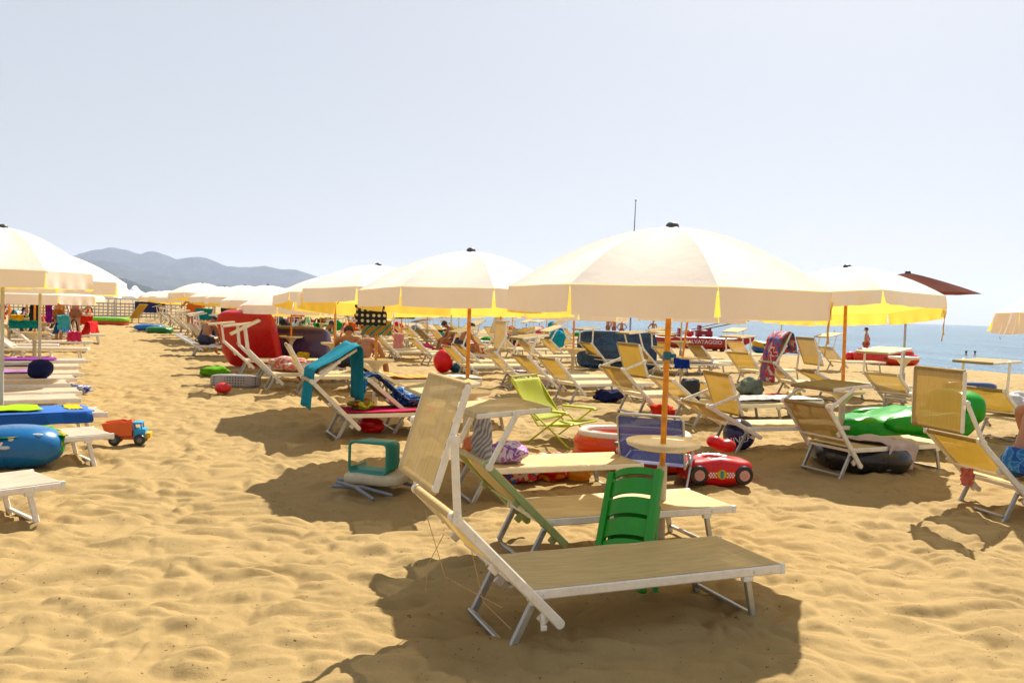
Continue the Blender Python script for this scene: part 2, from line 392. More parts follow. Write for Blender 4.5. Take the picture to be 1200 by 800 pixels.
def sea_mat():
    m, nt, N, L = nodes_of('sea water')
    out = N.new('ShaderNodeOutputMaterial'); p = N.new('ShaderNodeBsdfPrincipled'); ge = N.new('ShaderNodeNewGeometry'); P = ge.outputs['Position']
    mp = node(nt, 'ShaderNodeMapping'); mp.inputs['Rotation'].default_value = (0, 0, rad(-21)); mp.inputs['Scale'].default_value = (1.0, 0.28, 1); L.new(P, mp.inputs[0])
    def nz(s, d=4):
        n = node(nt, 'ShaderNodeTexNoise', i_Scale=s, i_Detail=d, i_Roughness=0.6); L.new(mp.outputs[0], n.inputs['Vector']); return n.outputs['Fac']
    big = nz(0.045, 5)
    c = ramp(nt, big, [(0.35, (0.02, 0.095, 0.16)), (0.65, (0.045, 0.14, 0.20))])
    foam = ramp(nt, nz(0.75, 6), [(0.69, 0.0), (0.74, 0.6)])
    c = mixc(nt, foam, c, (0.5, 0.54, 0.55))
    st = nz(0.22, 6); c = mixc(nt, ramp(nt, st, [(0.38, 0.85), (0.58, 0.0)]), c, (0.012, 0.06, 0.11))  # darker streaks put the ripples' uneven reflection into the water colour
    L.new(c, p.inputs['Base Color']); p.inputs['Roughness'].default_value = 0.2; p.inputs['IOR'].default_value = 1.33; p.inputs['Specular IOR Level'].default_value = 0.22
    b1 = node(nt, 'ShaderNodeBump', i_Strength=1.0, i_Distance=0.9); L.new(nz(0.5, 5), b1.inputs['Height'])
    b2 = node(nt, 'ShaderNodeBump', i_Strength=0.6, i_Distance=0.12); L.new(nz(2.6, 4), b2.inputs['Height']); L.new(b1.outputs[0], b2.inputs['Normal'])
    L.new(b2.outputs[0], p.inputs['Normal']); L.new(p.outputs[0], out.inputs[0])
    return m
mb = MB()
T = Vector((-SN.y, SN.x))
def seafn(a, b):
    s = (a - .5) * 2; s = math.copysign(abs(s) ** 3, s) * 9000
    d = -3 + (b ** 4) * 9000
    q = SHO + T * s + SN * d
    return (q.x, q.y, SEA_Z + 0.02 * mnoise.noise(Vector((q.x * .3, q.y * .3, 0))) * (1 if d < 60 else 0))
mb.grid(seafn, 160, 160)
o = mb.build('sea', sea_mat()); o['kind'] = 'structure'

def hill(name, prof, Y, dep, col, seed, rough=0.06):
    "ridge whose skyline passes the given photo directions at distance Y"
    pts = [(D(u, v, Y).x, D(u, v, Y).z) for u, v in prof]
    xs = [p[0] for p in pts]; zs = [p[1] for p in pts]
    mb = MB(); sc = (xs[-1] - xs[0]) / 12
    def fn(a, b):
        x = xs[0] + (xs[-1] - xs[0]) * a; z = float(np.interp(x, xs, zs))
        t = (b - .5) * 2; fall = max(0, 1 - abs(t) ** 1.25)
        n = mnoise.fractal(Vector((x / sc * 1.7 + seed, t * 3 + seed, 0)), 0.9, 2.0, 6)
        zz = (z + 2) * fall * (1 + rough * n + 0.25 * n * (1 - fall)) - 2
        return (x, Y + t * dep + (0 if abs(t) < .01 else 0.1 * dep * n * (1 - fall)), zz)
    mb.grid(fn, 220, 40)
    m, nt, N, L = nodes_of(name + ' scrub')
    out = N.new('ShaderNodeOutputMaterial'); p = N.new('ShaderNodeBsdfPrincipled'); ge = N.new('ShaderNodeNewGeometry')
    nz = node(nt, 'ShaderNodeTexNoise', i_Scale=0.006, i_Detail=9.0, i_Roughness=0.65); L.new(ge.outputs['Position'], nz.inputs['Vector'])
    vo = node(nt, 'ShaderNodeTexNoise', i_Scale=0.03, i_Detail=3.0); L.new(ge.outputs['Position'], vo.inputs['Vector'])
    c = ramp(nt, nz.outputs['Fac'], [(0.35, tuple(k * .5 for k in col)), (0.65, tuple(k * 1.7 for k in col))])
    c = mixc(nt, ramp(nt, vo.outputs['Fac'], [(0.66, 0.0), (0.72, 0.6)]), c, (0.35, 0.30, 0.25))
    L.new(c, p.inputs['Base Color']); p.inputs['Roughness'].default_value = 1.0; p.inputs['Specular IOR Level'].default_value = 0
    L.new(p.outputs[0], out.inputs[0])
    o = mb.build(name, m, ang=180); o['kind'] = 'structure'
    return o
hill('distant_hills', [(-260, 345), (-120, 318), (-20, 305), (60, 301), (85, 299), (108, 293), (128, 291.5), (150, 294.5), (166, 297), (178, 295), (192, 298), (207, 302.5), (225, 300.5), (240, 302), (252, 307), (266, 312), (280, 314), (310, 311.5), (338, 314.5), (355, 320), (400, 332), (450, 345), (500, 359)], 7600, 900, (0.030, 0.040, 0.042), 3)
hill('middle_hills', [(-260, 347), (-150, 330), (-20, 318), (60, 309), (90, 306), (120, 305), (150, 312), (190, 322), (240, 331), (300, 338), (380, 350), (420, 356)], 6000, 700, (0.035, 0.045, 0.038), 9)
hill('near_hill', [(-260, 340), (-100, 318), (60, 314), (100, 319), (125, 322), (150, 328), (175, 338), (200, 346), (235, 353)], 3600, 350, (0.03, 0.038, 0.03), 17, 0.1)
hill('headland', [(840, 371.9), (868, 370), (885, 366), (893, 365.5), (902, 370), (908, 373.6), (915, 374.4)], 8200, 300, (0.05, 0.06, 0.04), 23)

# the air between the camera and the hills
hz = MB(); hz.box((0, 0, 278), (27000, 27000, 563)); hm, nt, N, L = nodes_of('sea haze')
out = N.new('ShaderNodeOutputMaterial'); pv = N.new('ShaderNodeVolumePrincipled'); pv.inputs['Density'].default_value = 8.5e-5; pv.inputs['Color'].default_value = (0.66, 0.76, 1.0, 1); pv.inputs['Anisotropy'].default_value = 0.2
L.new(pv.outputs[0], out.inputs['Volume'])
o = hz.build('haze', hm); o['kind'] = 'stuff'

# ------------------------------------------------------------------ sun lounger
W2 = 0.285
def L_frame():
    mb = MB()
    for s in (-1, 1): mb.bar((0.09, s * W2, 0.262), (1.585, s * W2, 0.262), 0.026, 0.05)
    mb.bar((1.572, -W2, 0.262), (1.572, W2, 0.262), 0.026, 0.05); mb.bar((0.11, -W2, 0.258), (0.11, W2, 0.258), 0.024, 0.03)
    mb.bar((0.8, -W2, 0.25), (0.8, W2, 0.25), 0.02, 0.02)
    return mb.mesh('seat_frame', ALU)
def L_cap(): return MB().box((0, 0, 0), (0.03, 0.034, 0.056), b=0.006).mesh('corner_cap', CAPM)
def L_bracket(s):
    "moulded leg bracket with the head of its bolt"
    return MB().box((0, 0, 0), (0.065, 0.03, 0.040), b=0.006).tube([(.035, s * .010, .030), (.035, s * .028, .030)], 0.010, 10).mesh('leg_bracket', CAPM)
def L_seat(m):
    def fn(a, b):
        x = 0.10 + 1.475 * a; y = (b - .5) * 2 * (W2 + 0.008)
        e = min(1, (1 - abs(b - .5) * 2) * 4) * min(1, a * 10, (1 - a) * 10)
        return (x, y, 0.291 - 0.012 * e - 0.010 * e * math.sin(a * math.pi) * (1 - (2 * b - 1) ** 2) + 0.0025 * mnoise.noise(Vector((a * 9, b * 5, 1))))
    return MB().grid(fn, 36, 14).mesh('seat_sling', m)
def L_leg(foot):
    mb = MB(); xa, xb = (1.37, 1.435) if foot else (0.145, 0.0)
    for s in (-1, 1): mb.bar((xa, s * 0.268, 0.25), (xb, s * 0.268, -0.035), 0.024, 0.040, (1, 0, 0))
    mb.bar((xb, -0.268, 0.012), (xb, 0.268, 0.012), 0.03, 0.022)
    return mb.mesh('leg_frame', ALUG)
def L_backframe():
    mb = MB(); y = 0.312
    for s in (-1, 1):
        mb.bar((-0.20, s * y, 0), (0.575, s * y, 0), 0.026, 0.05)
        mb.tube([(0.575, s * (y - .015), 0), (0.575, s * (y + .016), 0)], 0.027, 12)
        mb.tube([(-0.2, s * (y - .013), 0), (-0.2, s * (y + .014), 0)], 0.025, 12)
        mb.tube([(0, s * (y + .012), 0), (0, s * (y + .02), 0)], 0.010, 10)
        mb.box((0.24, s * (y - .02), 0.035), (0.05, 0.025, 0.04), b=.006)
        mb.box((-0.13, s * (y - .02), 0.035), (0.05, 0.025, 0.05), b=.006)
    mb.tube([(0.565, -y, 0), (0.565, y, 0)], 0.016, 10); mb.tube([(0.16, -y, 0.02), (0.16, y, 0.02)], 0.012, 8)
    return mb.mesh('backrest_frame', ALU)
def L_backsling(m):
    def fn(a, b):
        x = 0.05 + 0.53 * a; q = (2 * b - 1); y = q * 0.300
        return (x, y, -0.022 + 0.055 * math.sin(math.pi * min(1, a * 1.02)) ** .8 * (1 - q * q * .65) + 0.003 * mnoise.noise(Vector((a * 7, b * 5, 4))))
    mb = MB().grid(fn, 18, 14)
    mb.tube([(0.572, -0.292, 0), (0.572, 0.292, 0)], 0.021, 12)
    return mb.mesh('backrest_sling', m)
def L_arm():
    mb = MB(); mb.bar((0, 0, 0), (0.37, 0, 0), 0.022, 0.036)
    mb.tube([(0, -.016, 0), (0, .016, 0)], 0.024, 12); mb.tube([(0.37, -.014, 0), (0.37, .014, 0)], 0.022, 12); mb.tube([(0, .012, 0), (0, .02, 0)], .009, 8); mb.tube([(0, -.02, 0), (0, -.012, 0)], .009, 8)
    return mb.mesh('sunshade_arm', ALU)
def L_visor():
    mb = MB(); y = 0.30
    for s in (-1, 1): mb.bar((-0.25, s * y, 0), (0.25, s * y, 0), 0.022, 0.032)
    mb.bar((-0.245, -y, 0), (-0.245, y, 0), 0.02, 0.022); mb.bar((0.245, -y, 0), (0.245, y, 0), 0.02, 0.022)
    return mb.mesh('sunshade_frame', ALU)
def L_visorsling(m):
    def fn(a, b):
        q = 2 * b - 1; p = 2 * a - 1
        return (p * 0.256, q * 0.294, 0.018 - 0.008 * (1 - p * p) * (1 - q * q) + 0.003 * mnoise.noise(Vector((a * 5, b * 5, 8))))
    mb = MB().grid(fn, 14, 14)
    mb.tube([(-0.250, -.292, 0), (-0.250, .292, 0)], 0.018, 10); mb.tube([(0.250, -.292, 0), (0.250, .292, 0)], 0.018, 10)
    return mb.mesh('sunshade_sling', m)
def lounger(label, pos, head=21.0, back=42.0, arm=None, panel=0.0, sl=SLING, fr=None, group='sunbeds set out on the sand', far=False, bs=None, mode='foot'):
    h = rad(head); e = Vector((math.cos(h), math.sin(h), 0)); n = Vector((-e.y, e.x, 0)); pos = Vector(pos)
    if mode == 'foot': org = pos + n * 0.268           # pos: foot of the near head leg
    elif mode == 'end': org = pos - e * 1.60 + n * W2   # pos: near corner of the foot end
    else: org = pos
    org.z = gz(org.x, org.y)
    t = thing('sun_lounger', label, 'sunbed', org, h, group)
    k = sl.name; parts = []
    f = link('seat_frame', cached('frame', L_frame), t); parts.append(f)
    s = link('seat_sling', cached('seat' + k, lambda: L_seat(sl)), f)
    if not far:
        for sy in (-1, 1):
            link('corner_cap', cached('cap', L_cap), t, (1.59, sy * W2, .262))
            for x in (.14, 1.37): link('leg_bracket', cached('brk%d' % sy, lambda: L_bracket(sy)), t, (x, sy * (W2 - .006), .230))
    for q in (False, True): parts.append(link('leg_frame', cached('leg%d' % q, lambda: L_leg(q)), t))
    bfr = link('backrest_frame', cached('bf', L_backframe), t, (0.107, 0, 0.262), (0, -rad(180 - back), 0)); parts.append(bfr)
    bsl = bs or sl
    link('backrest_sling', cached('bs' + bsl.name, lambda: L_backsling(bsl)), bfr)
    if arm is not None:
        bx = 0.107 - 0.56 * math.cos(rad(back)); bz = 0.262 + 0.56 * math.sin(rad(back))
        for sy in (-1, 1): parts.append(link('sunshade_arm', cached('arm', L_arm), t, (bx, sy * 0.338, bz), (0, -rad(arm), 0)))
        vx = bx + 0.37 * math.cos(rad(arm)); vz = bz + 0.37 * math.sin(rad(arm))
        v = link('sunshade', cached('vf', L_visor), t, (vx, 0, vz), (0, -rad(panel), 0)); parts.append(v)
        link('sunshade_sling', cached('vs' + bsl.name, lambda: L_visorsling(bsl)), v)
    if fr is not None:
        for q in parts:
            q.material_slots[0].link = 'OBJECT'; q.material_slots[0].material = fr
    return t

# ------------------------------------------------------------------ beach umbrella
def canopy_mesh(R, rise, name, m, p=1.75, flop=0.0):
    mb = MB(); nr, na = 10, 7; per = 8 * na
    def pt(k, i, j):
        a0 = math.pi / 4 * k; f = j / na; t = i / nr
        A = Vector((math.cos(a0), math.sin(a0))); B = Vector((math.cos(a0 + math.pi / 4), math.sin(a0 + math.pi / 4)))
        q = A.lerp(B, f) * R * t
        bow = 4 * f * (1 - f)
        q *= 1 - 0.018 * bow * t
        z = rise * (1 - t ** p) - 0.030 * bow * math.sin(math.pi * min(1, t * 1.0)) * 1.0 - flop * (t ** 3) * bow * -1
        z += 0.006 * mnoise.noise(Vector((q.x * 3, q.y * 3, R))) * t
        return (q.x, q.y, z)
    vs = [(0, 0, rise)]
    for i in range(1, nr + 1):
        for k in range(8):
            for j in range(na): vs.append(pt(k, i, j))
    fs = []
    for j in range(per): fs.append((0, 1 + j, 1 + (j + 1) % per))
    for i in range(nr - 1):
        for j in range(per):
            a = 1 + i * per + j; b = 1 + i * per + (j + 1) % per
            fs.append((a, a + per, b + per, b))
    mb.add(vs, fs)
    me = mb.mesh(name, m, 180)
    at = me.attributes.get('sharp_edge') or me.attributes.new('sharp_edge', 'BOOLEAN', 'EDGE')
    for e in me.edges:
        a, b = e.vertices
        if a and b and abs(a - b) == per and (a - 1) % na == 0: at.data[e.index].value = True
        if (a == 0 and (b - 1) % na == 0) or (b == 0 and (a - 1) % na == 0): at.data[e.index].value = True
    return me
def valance_mesh(R, hgt, name, m, wrinkle=0.006, seed=0):
    mb = MB(); na, nh = 18, 4
    vs = []; fs = []
    for k in range(8):
        a0 = math.pi / 4 * k
        A = Vector((math.cos(a0), math.sin(a0))); B = Vector((math.cos(a0 + math.pi / 4), math.sin(a0 + math.pi / 4)))
        o = len(vs)
        for i in range(nh + 1):
            for j in range(na + 1):
                d = i / nh; gap = (0.004 + (0.012 + 0.012 * math.sin(k * 2.1 + seed * 1.3)) * d) if i else 0.0
                f = j / na; f2 = f * (1 - 2 * gap) + gap
                q = A.lerp(B, f2) * R; bow = 4 * f * (1 - f); q *= 1 - 0.018 * bow
                nn = mnoise.noise(Vector((q.x * 6, q.y * 6, seed + 3))) * wrinkle * 2.5 * d + wrinkle * 1.5 * math.sin(f * 23 + k * 2 + seed) * d * d
                q = q * (1 + nn / R + 0.01 * d)
                vs.append((q.x, q.y, -hgt * d * (1 + 0.05 * math.sin(k * 2.3 + seed)) - 0.010 * bow * d + .004))
        for i in range(nh):
            for j in range(na):
                a = o + i * (na + 1) + j; fs.append((a, a + na + 1, a + na + 2, a + 1))
    mb.add(vs, fs)
    bm = bmesh.new(); me = mb.mesh(name, m, 180); bm.from_mesh(me); bmesh.ops.remove_doubles(bm, verts=bm.verts, dist=0.002); bm.to_mesh(me); bm.free()
    return me
def rib_mesh(R, rise):
    mb = MB(); pts = [(R * t * .985, 0, rise * (1 - t ** 1.75) - 0.018) for t in (0.03, .2, .4, .6, .8, 1)]
    mb.tube(pts, 0.006, 6); mb.tube([(0.02, 0, rise - .38), (R * .52, 0, rise * (1 - .52 ** 1.75) - 0.022)], 0.0055, 6)
    return mb.mesh('rib', DARK)
def umbrella(label, x, y, R=1.19, zr=1.80, rise=0.47, yaw=8.0, canvas=CREAM, pole=WOOD, tray='cup', lean=(0, 0), group='cream beach umbrellas', val=0.185, ribs=False, wrinkle=0.006, straps=0, p=1.75, z0=0.0, tz=0.68, name='beach_umbrella', sleeve=0.52, tilt=0.0):
    t = thing(name, label, 'umbrella', (x, y, z0), 0, group)
    top = zr + rise
    lx, ly = lean
    pr = 0.021
    link('pole', cached('pole%s%.2f%.2f%.2f' % (pole.name, top, lx, ly), lambda: MB().tube([(0, 0, -0.25), (0, 0, 0.5), (lx, ly, top - .02)], pr, 14).mesh('pole', pole)), t)
    if tray != 'none': link('sleeve', cached('sleeve%.2f' % sleeve, lambda: MB().lathe([(0.038, -0.1), (0.037, sleeve - .03), (0.037, sleeve), (0.033, sleeve + .005)], 20).mesh('sleeve', SLEEVE)), t)
    if tray == 'flat':
        link('tray', cached('trayflat', lambda: MB().lathe([(0.03, -0.035), (0.20, -0.032), (0.265, -0.005), (0.275, 0.02), (0.268, 0.028), (0.25, 0.008), (0.03, 0.004)], 36).mesh('tray', TRAYM)), t, (lx * .3, ly * .3, tz))
    elif tray == 'cup':
        link('tray', cached('traycup', lambda: MB().lathe([(0.045, -0.16), (0.05, -0.13), (0.12, -0.045), (0.25, -0.02), (0.27, 0.01), (0.262, 0.018), (0.24, 0.003), (0.03, 0.0)], 32).mesh('tray', TRAYM)), t, (lx * .3, ly * .3, tz))
    r = rad(yaw)
    tilt = (Matrix.Rotation(-rad(tilt), 3, 'X') @ Matrix.Rotation(r, 3, 'Z')).to_euler()
    c = link('canopy', cached('can%s%.2f%.2f%.2f' % (canvas.name, R, rise, p), lambda: canopy_mesh(R, rise, 'canopy', canvas, p)), t, (lx, ly, zr), tilt)
    if val:
        sd = int(x * 7 + y) % 3
        link('valance', cached('val%s%.2f%.2f%.3f%d' % (canvas.name, R, val, wrinkle, sd), lambda: valance_mesh(R, val, 'valance', canvas, wrinkle, sd)), c)
    link('finial', cached('fin', lambda: MB().lathe([(0.0, -.01), (0.045, -0.008), (0.05, 0.01), (0.046, 0.03), (0.03, 0.045), (0.005, 0.05)], 16).mesh('finial', DARK if canvas != BROWN else WOODD)), t, (lx, ly, top - .012))
    if ribs:
        for k in range(8): link('rib', cached('rib%.2f%.2f' % (R, rise), lambda: rib_mesh(R, rise)), t, (lx, ly, zr), (tilt.to_matrix() @ Matrix.Rotation(k * math.pi / 4, 3, 'Z')).to_euler())
    for k in range(straps):
        a = r + 6.98 * math.pi / 4 + .035 * k; L_ = .34 - .07 * k; w_ = .007
        def fn(u, v, a=a):
            tw = u * (2.2 + k); return ((R - .01) * math.cos(a) + (v - .5) * 2 * w_ * math.cos(tw) + .012 * math.sin(u * 4 + 2 * k), (R - .01) * math.sin(a) + (v - .5) * 2 * w_ * math.sin(tw), -.06 - L_ * u)
        st = solid(MB().grid(fn, 14, 1).build('strap', mat('strap ribbon', (0.75, 0.58, 0.25), .8, trans=.35, tcol=(.9, .6, .12)), c), .0025)
        st.matrix_parent_inverse = tilt.to_matrix().to_4x4().inverted()
    return t

# ------------------------------------------------------------------ cloths, inflatables, small things
def cloth_thing(name, label, cat, path, width, m, loc, rz, group=None, rip=0.015, seed=0, taper=0.0, fold=0.0):
    "a cloth laid along a path (x-z, local) and WIDTH wide in y"
    P = [Vector((a, 0, b)) for a, b in path]; seg = [(P[i + 1] - P[i]).length for i in range(len(P) - 1)]; tot = sum(seg)
    def at(s):
        s *= tot
        for i, d in enumerate(seg):
            if s <= d or i == len(seg) - 1: return P[i].lerp(P[i + 1], s / d if d else 0)
            s -= d
    def fn(a, b):
        q = at(a); w = width * (1 - taper * a); y = (b - .5) * w
        n = mnoise.noise(Vector((a * 3.2 + seed, b * 5.0, seed * 1.7))); n2 = mnoise.noise(Vector((a * 7.0 + seed, b * 11.0, seed * 2.7 + 5)))
        edge = 0.04 * mnoise.noise(Vector((b * 4, seed, a * 2)))
        return (q.x + rip * n + edge * (abs(a - .5) * 2) ** 3, y + fold * math.sin(a * 5 + seed) + rip * n2 + .02 * mnoise.noise(Vector((a * 5, seed, b))), q.z + rip * (abs(n) * 1.3 + .5 * n2) )
    o = MB().grid(fn, 40, 22).build(name, m, ang=180, loc=loc, rot=(0, 0, rz))
    solid(o, .007); tag(o, label, cat, group)
    return o
def on_lounger(t, x, z=0.0, y=0.0):
    "a point above a lounger in its own axes"
    h = t.rotation_euler.z; return Vector((t.location.x + x * math.cos(h) - y * math.sin(h), t.location.y + x * math.sin(h) + y * math.cos(h), t.location.z + z))
def heap(name, label, cat, loc, s, m, rz=0, seed=0, rough=.35, flat=1.0, group=None, e=.9):
    "a crumpled bag or bundle"
    def fn(p):
        n = mnoise.fractal(Vector((p.x / s[0] * 1.3 + seed, p.y / s[1] * 1.3, p.z / s[2] * 1.3)), 1.0, 2.0, 4)
        q = p * (1 + rough * n); q.z = max(q.z, -s[2] * .9)
        return q
    o = MB().blob((0, 0, s[2] * .85), s[0], s[1], s[2], e, e, 34, 20, fn).build(name, m, ang=60, loc=loc, rot=(0, 0, rz))
    return tag(o, label, cat, group)
def text_mesh(txt, size, depth=0.004):
    c = bpy.data.curves.new('lettering', 'FONT'); c.body = txt; c.size = size; c.extrude = depth; c.align_x = 'CENTER'; c.align_y = 'CENTER'
    o = bpy.data.objects.new('lettering', c); COL.objects.link(o)
    me = bpy.data.meshes.new_from_object(o.evaluated_get(bpy.context.evaluated_depsgraph_get()))
    bpy.data.objects.remove(o)
    bm = bmesh.new(); bm.from_mesh(me); bmesh.ops.triangulate(bm, faces=bm.faces[:]); bmesh.ops.subdivide_edges(bm, edges=[e for e in bm.edges if e.calc_length() > size * .2], cuts=2, use_grid_fill=False); bm.to_mesh(me); bm.free()
    return me

# ------------------------------------------------------------------ people
SKIN = mat('tanned skin', (0.33, 0.15, 0.075), 0.5, var=0.12, scale=8, bump=.15, bscale=40)
SKIN2 = mat('sunburnt skin', (0.40, 0.20, 0.12), 0.5, var=0.12, scale=8, bump=.15, bscale=40)
HAIR = mat('dark brown hair', (0.025, 0.014, 0.009), 0.6, bump=.6, bscale=60)
def person(label, loc, rz, J, skin, wear=None, hair=HAIR, group=None, fingers=False, bald=False, scale=1.0):
    """J: joints in metres (pelvis, chest, neck, head, and L/R of shoulder, elbow, wrist, hip, knee, ankle, toe)"""
    V = []; E = []; Rr = []
    def v(p, r, par=None):
        V.append(Vector(p) * scale); Rr.append((r[0] * scale, r[1] * scale) if isinstance(r, tuple) else (r * scale, r * scale)); i = len(V) - 1
        if par is not None: E.append((par, i))
        return i
    J = {k: Vector(p) for k, p in J.items()}
    pel = v(J['pelvis'], (.15, .115)); mid = v(J['pelvis'].lerp(J['chest'], .5), (.135, .10), pel); ch = v(J['chest'], (.155, .11), mid); ns = v(J['chest'].lerp(J['neck'], .7), (.10, .08), ch)
    nk = v(J['neck'], .055, ns); hd = J['head']; up = (hd - J['neck']).normalized()
    v(hd - up * .05, (.066, .07), nk); v(hd + up * .03, (.078, .088), len(V) - 1); v(hd + up * .095, (.058, .068), len(V) - 1)
    for s in 'LR':
        sh = v(J['sh' + s], .062, ns); el = v(J['sh' + s].lerp(J['el' + s], .5), .052, sh); el = v(J['el' + s], .041, el); fa = v(J['el' + s].lerp(J['wr' + s], .35), .042, el); wr = v(J['wr' + s], .027, fa)
        d = (J['wr' + s] - J['el' + s]).normalized(); d2 = J.get('hand' + s); d = (d2 - J['wr' + s]).normalized() if d2 is not None else d
        sd = d.cross(Vector((0, 0, 1))); sd = sd.normalized() if sd.length > .1 else Vector((0, 1, 0))
        pm = v(J['wr' + s] + d * .06, (.036, .020), wr)
        dn = d.cross(sd)
        if fingers:
            for k, ln in enumerate((.072, .082, .076, .060)):
                b = J['wr' + s] + d * .085 + sd * (.030 - .020 * k)
                a = v(b, .0105, pm); a = v(b + d * ln * .55 - dn * .010, .009, a); v(b + d * ln * .9 - dn * .035, .0075, a)
            a = v(J['wr' + s] + d * .035 + sd * .042, .012, pm); v(J['wr' + s] + d * .08 + sd * .062, .009, a)
        else:
            for k, ln in enumerate((.055, .065, .060)):
                b = J['wr' + s] + d * .085 + sd * (.026 - .026 * k)
                a = v(b, .011, pm); v(b + d * ln - dn * .02, .009, a)
            v(J['wr' + s] + d * .06 + sd * .055, .011, pm)
        hp = v(J['hp' + s], .088, pel); th = v(J['hp' + s].lerp(J['kn' + s], .45), .076, hp); kn = v(J['kn' + s], .055, th); ca = v(J['kn' + s].lerp(J['an' + s], .33), .056, kn); an = v(J['an' + s], .036, ca); v(J['toe' + s], (.040, .024), an)
    me = bpy.data.meshes.new('person'); me.from_pydata(V, E, []); me.update()
    o = bpy.data.objects.new('person', me); COL.objects.link(o); me.materials.append(skin)
    sk = o.modifiers.new('skin', 'SKIN'); sk.use_smooth_shade = True; sk.branch_smoothing = 0.4
    for i, r in enumerate(Rr): me.skin_vertices[0].data[i].radius = r
    me.skin_vertices[0].data[0].use_root = True
    o.modifiers.new('smooth', 'SUBSURF').levels = 2; o.modifiers['smooth'].render_levels = 2
    bake(o); o.data.polygons.foreach_set('use_smooth', [True] * len(o.data.polygons))
    o.location = loc; o.rotation_euler = (0, 0, rz); tag(o, label, 'person', group)
    # face and hair
    f = J['face'] if 'face' in J else Vector((1, 0, 0)); f = (f - up * f.dot(up)).normalized(); sdv = up.cross(f)
    hd = hd * scale; s = scale
    fm = MB(); fm.blob(hd + f * .098 * s - up * .005 * s, .016 * s, .014 * s, .022 * s); fm.build('nose', skin, o)
    for q in (-1, 1):
        MB().blob(hd + f * .085 * s + sdv * q * .034 * s + up * .02 * s, .012 * s, .012 * s, .009 * s, nu=12, nv=8).build('eye', DARK, o)
        MB().blob(hd + sdv * q * .082 * s, .020 * s, .014 * s, .030 * s, nu=12, nv=8).build('ear', skin, o)
    MB().blob(hd + f * .086 * s - up * .045 * s, .014 * s, .026 * s, .008 * s, nu=12, nv=8).build('mouth', SKIN2, o)
    if not bald:
        hb = MB()
        def hf(p):
            d = p.normalized(); keep = d.dot(up) - .75 * d.dot(f)
            k = 1.0 if keep > -.25 else .72
            return p * k * (1 + .06 * mnoise.noise(p * 30))
        hb.blob(hd + up * .022 * s - f * .006 * s, .096 * s, .096 * s, .106 * s, fn=hf); hb.build('hair', hair, o, ang=180)
    if wear is not None:
        wb = MB()
        for q in 'LR':
            a = J['hp' + q] * s; b = J['hp' + q].lerp(J['kn' + q], .30) * s
            wb.tube([a.lerp(b, -.3), a, a.lerp(b, .5), b], [.125 * s, .118 * s, .106 * s, .100 * s], 16)
        wb.tube([J['pelvis'].lerp(J['chest'], -.28) * s, J['pelvis'] * s, J['pelvis'].lerp(J['chest'], .3) * s], [.15 * s, .172 * s, .158 * s], 18)
        wb.build('swim_shorts', wear, o)
    return o
SIT = dict(pelvis=(0, 0, .12), chest=(.05, 0, .46), neck=(.09, 0, .64), head=(.12, 0, .78),
    shL=(.06, .19, .56), elL=(.16, .25, .30), wrL=(.36, .18, .22), shR=(.06, -.19, .56), elR=(.16, -.25, .30), wrR=(.36, -.18, .22),
    hpL=(.03, .10, .10), knL=(.46, .14, .14), anL=(.56, .13, -.24), toeL=(.72, .15, -.28), hpR=(.03, -.10, .10), knR=(.46, -.14, .14), anR=(.56, -.13, -.24), toeR=(.72, -.15, -.28), face=(1, 0, 0))
STAND = dict(pelvis=(0, 0, .95), chest=(.01, 0, 1.30), neck=(0, 0, 1.49), head=(.02, 0, 1.63),
    shL=(0, .19, 1.41), elL=(-.03, .24, 1.12), wrL=(.05, .24, .88), shR=(0, -.19, 1.41), elR=(-.03, -.24, 1.12), wrR=(.05, -.24, .88),
    hpL=(0, .10, .90), knL=(.03, .11, .50), anL=(-.01, .11, .08), toeL=(.13, .13, .025), hpR=(0, -.10, .90), knR=(.03, -.11, .50), anR=(-.01, -.11, .08), toeR=(.13, -.13, .025), face=(1, 0, 0))

# ================================================================== LAYOUT
K = F / 1167.0
R21 = rad(21)
UMB = 'cream beach umbrellas'
# --- umbrellas of the row along the walkway and the ones behind it
def umb(label, u, Y, **k):
    x = (u - 600) / F * Y
    return umbrella(label, x, Y, z0=gz(x, Y), zr=k.pop('rim', 1.80) - gz(x, Y), **k)
pA = G(773, 628)
A1 = umbrella('largest cream umbrella, orange pole with a blue band and a round white tray', pA.x, pA.y, R=1.18, zr=1.80, rise=0.465, yaw=3, tray='flat', ribs=True, straps=2, group=UMB, lean=(.012, .01))
umb('cream umbrella just left of the largest one, brown pole behind the tan sunshade', 549, 9.0, R=1.18, yaw=14, rim=1.78, rise=.47, ribs=True, tilt=2.5)
umb('cream umbrella overlapped on its right, a polka dot towel beside its pole', 441, 12.1, R=1.18, yaw=-4, rim=1.76, rise=.46, ribs=True, tilt=6)
umb('cream umbrella in the walkway row just behind the one with the polka dot towel', 392, 16.4, R=1.18, yaw=12, rim=1.75, rise=.47, tilt=6)
for i, (u, Y, rim) in enumerate(((341, 19.2, 1.55), (313, 22.3, 1.66), (286, 26.0, 1.72), (262, 29.5, 1.72), (236, 31.0, 1.86), (212, 39.0, 1.72), (199, 45, 1.72), (188, 52, 1.75), (181, 60, 1.8))):
    umb(['cream umbrella in the walkway row above the purple airbed', 'cream umbrella in the walkway row behind the red airbed', 'cream umbrella in the walkway row above the bare-backed seated man', 'cream umbrella far along the walkway row, partly behind its neighbour', 'tallest of the cream umbrellas far along the walkway row', 'small cream umbrella near the far end of the walkway row', 'small cream umbrella near the far end of the walkway row', 'small cream umbrella near the far end of the walkway row', 'small cream umbrella near the far end of the walkway row'][i], u, Y, R=1.2, yaw=random.uniform(-10, 22), rim=rim, rise=.45, tilt=random.uniform(1, 7))
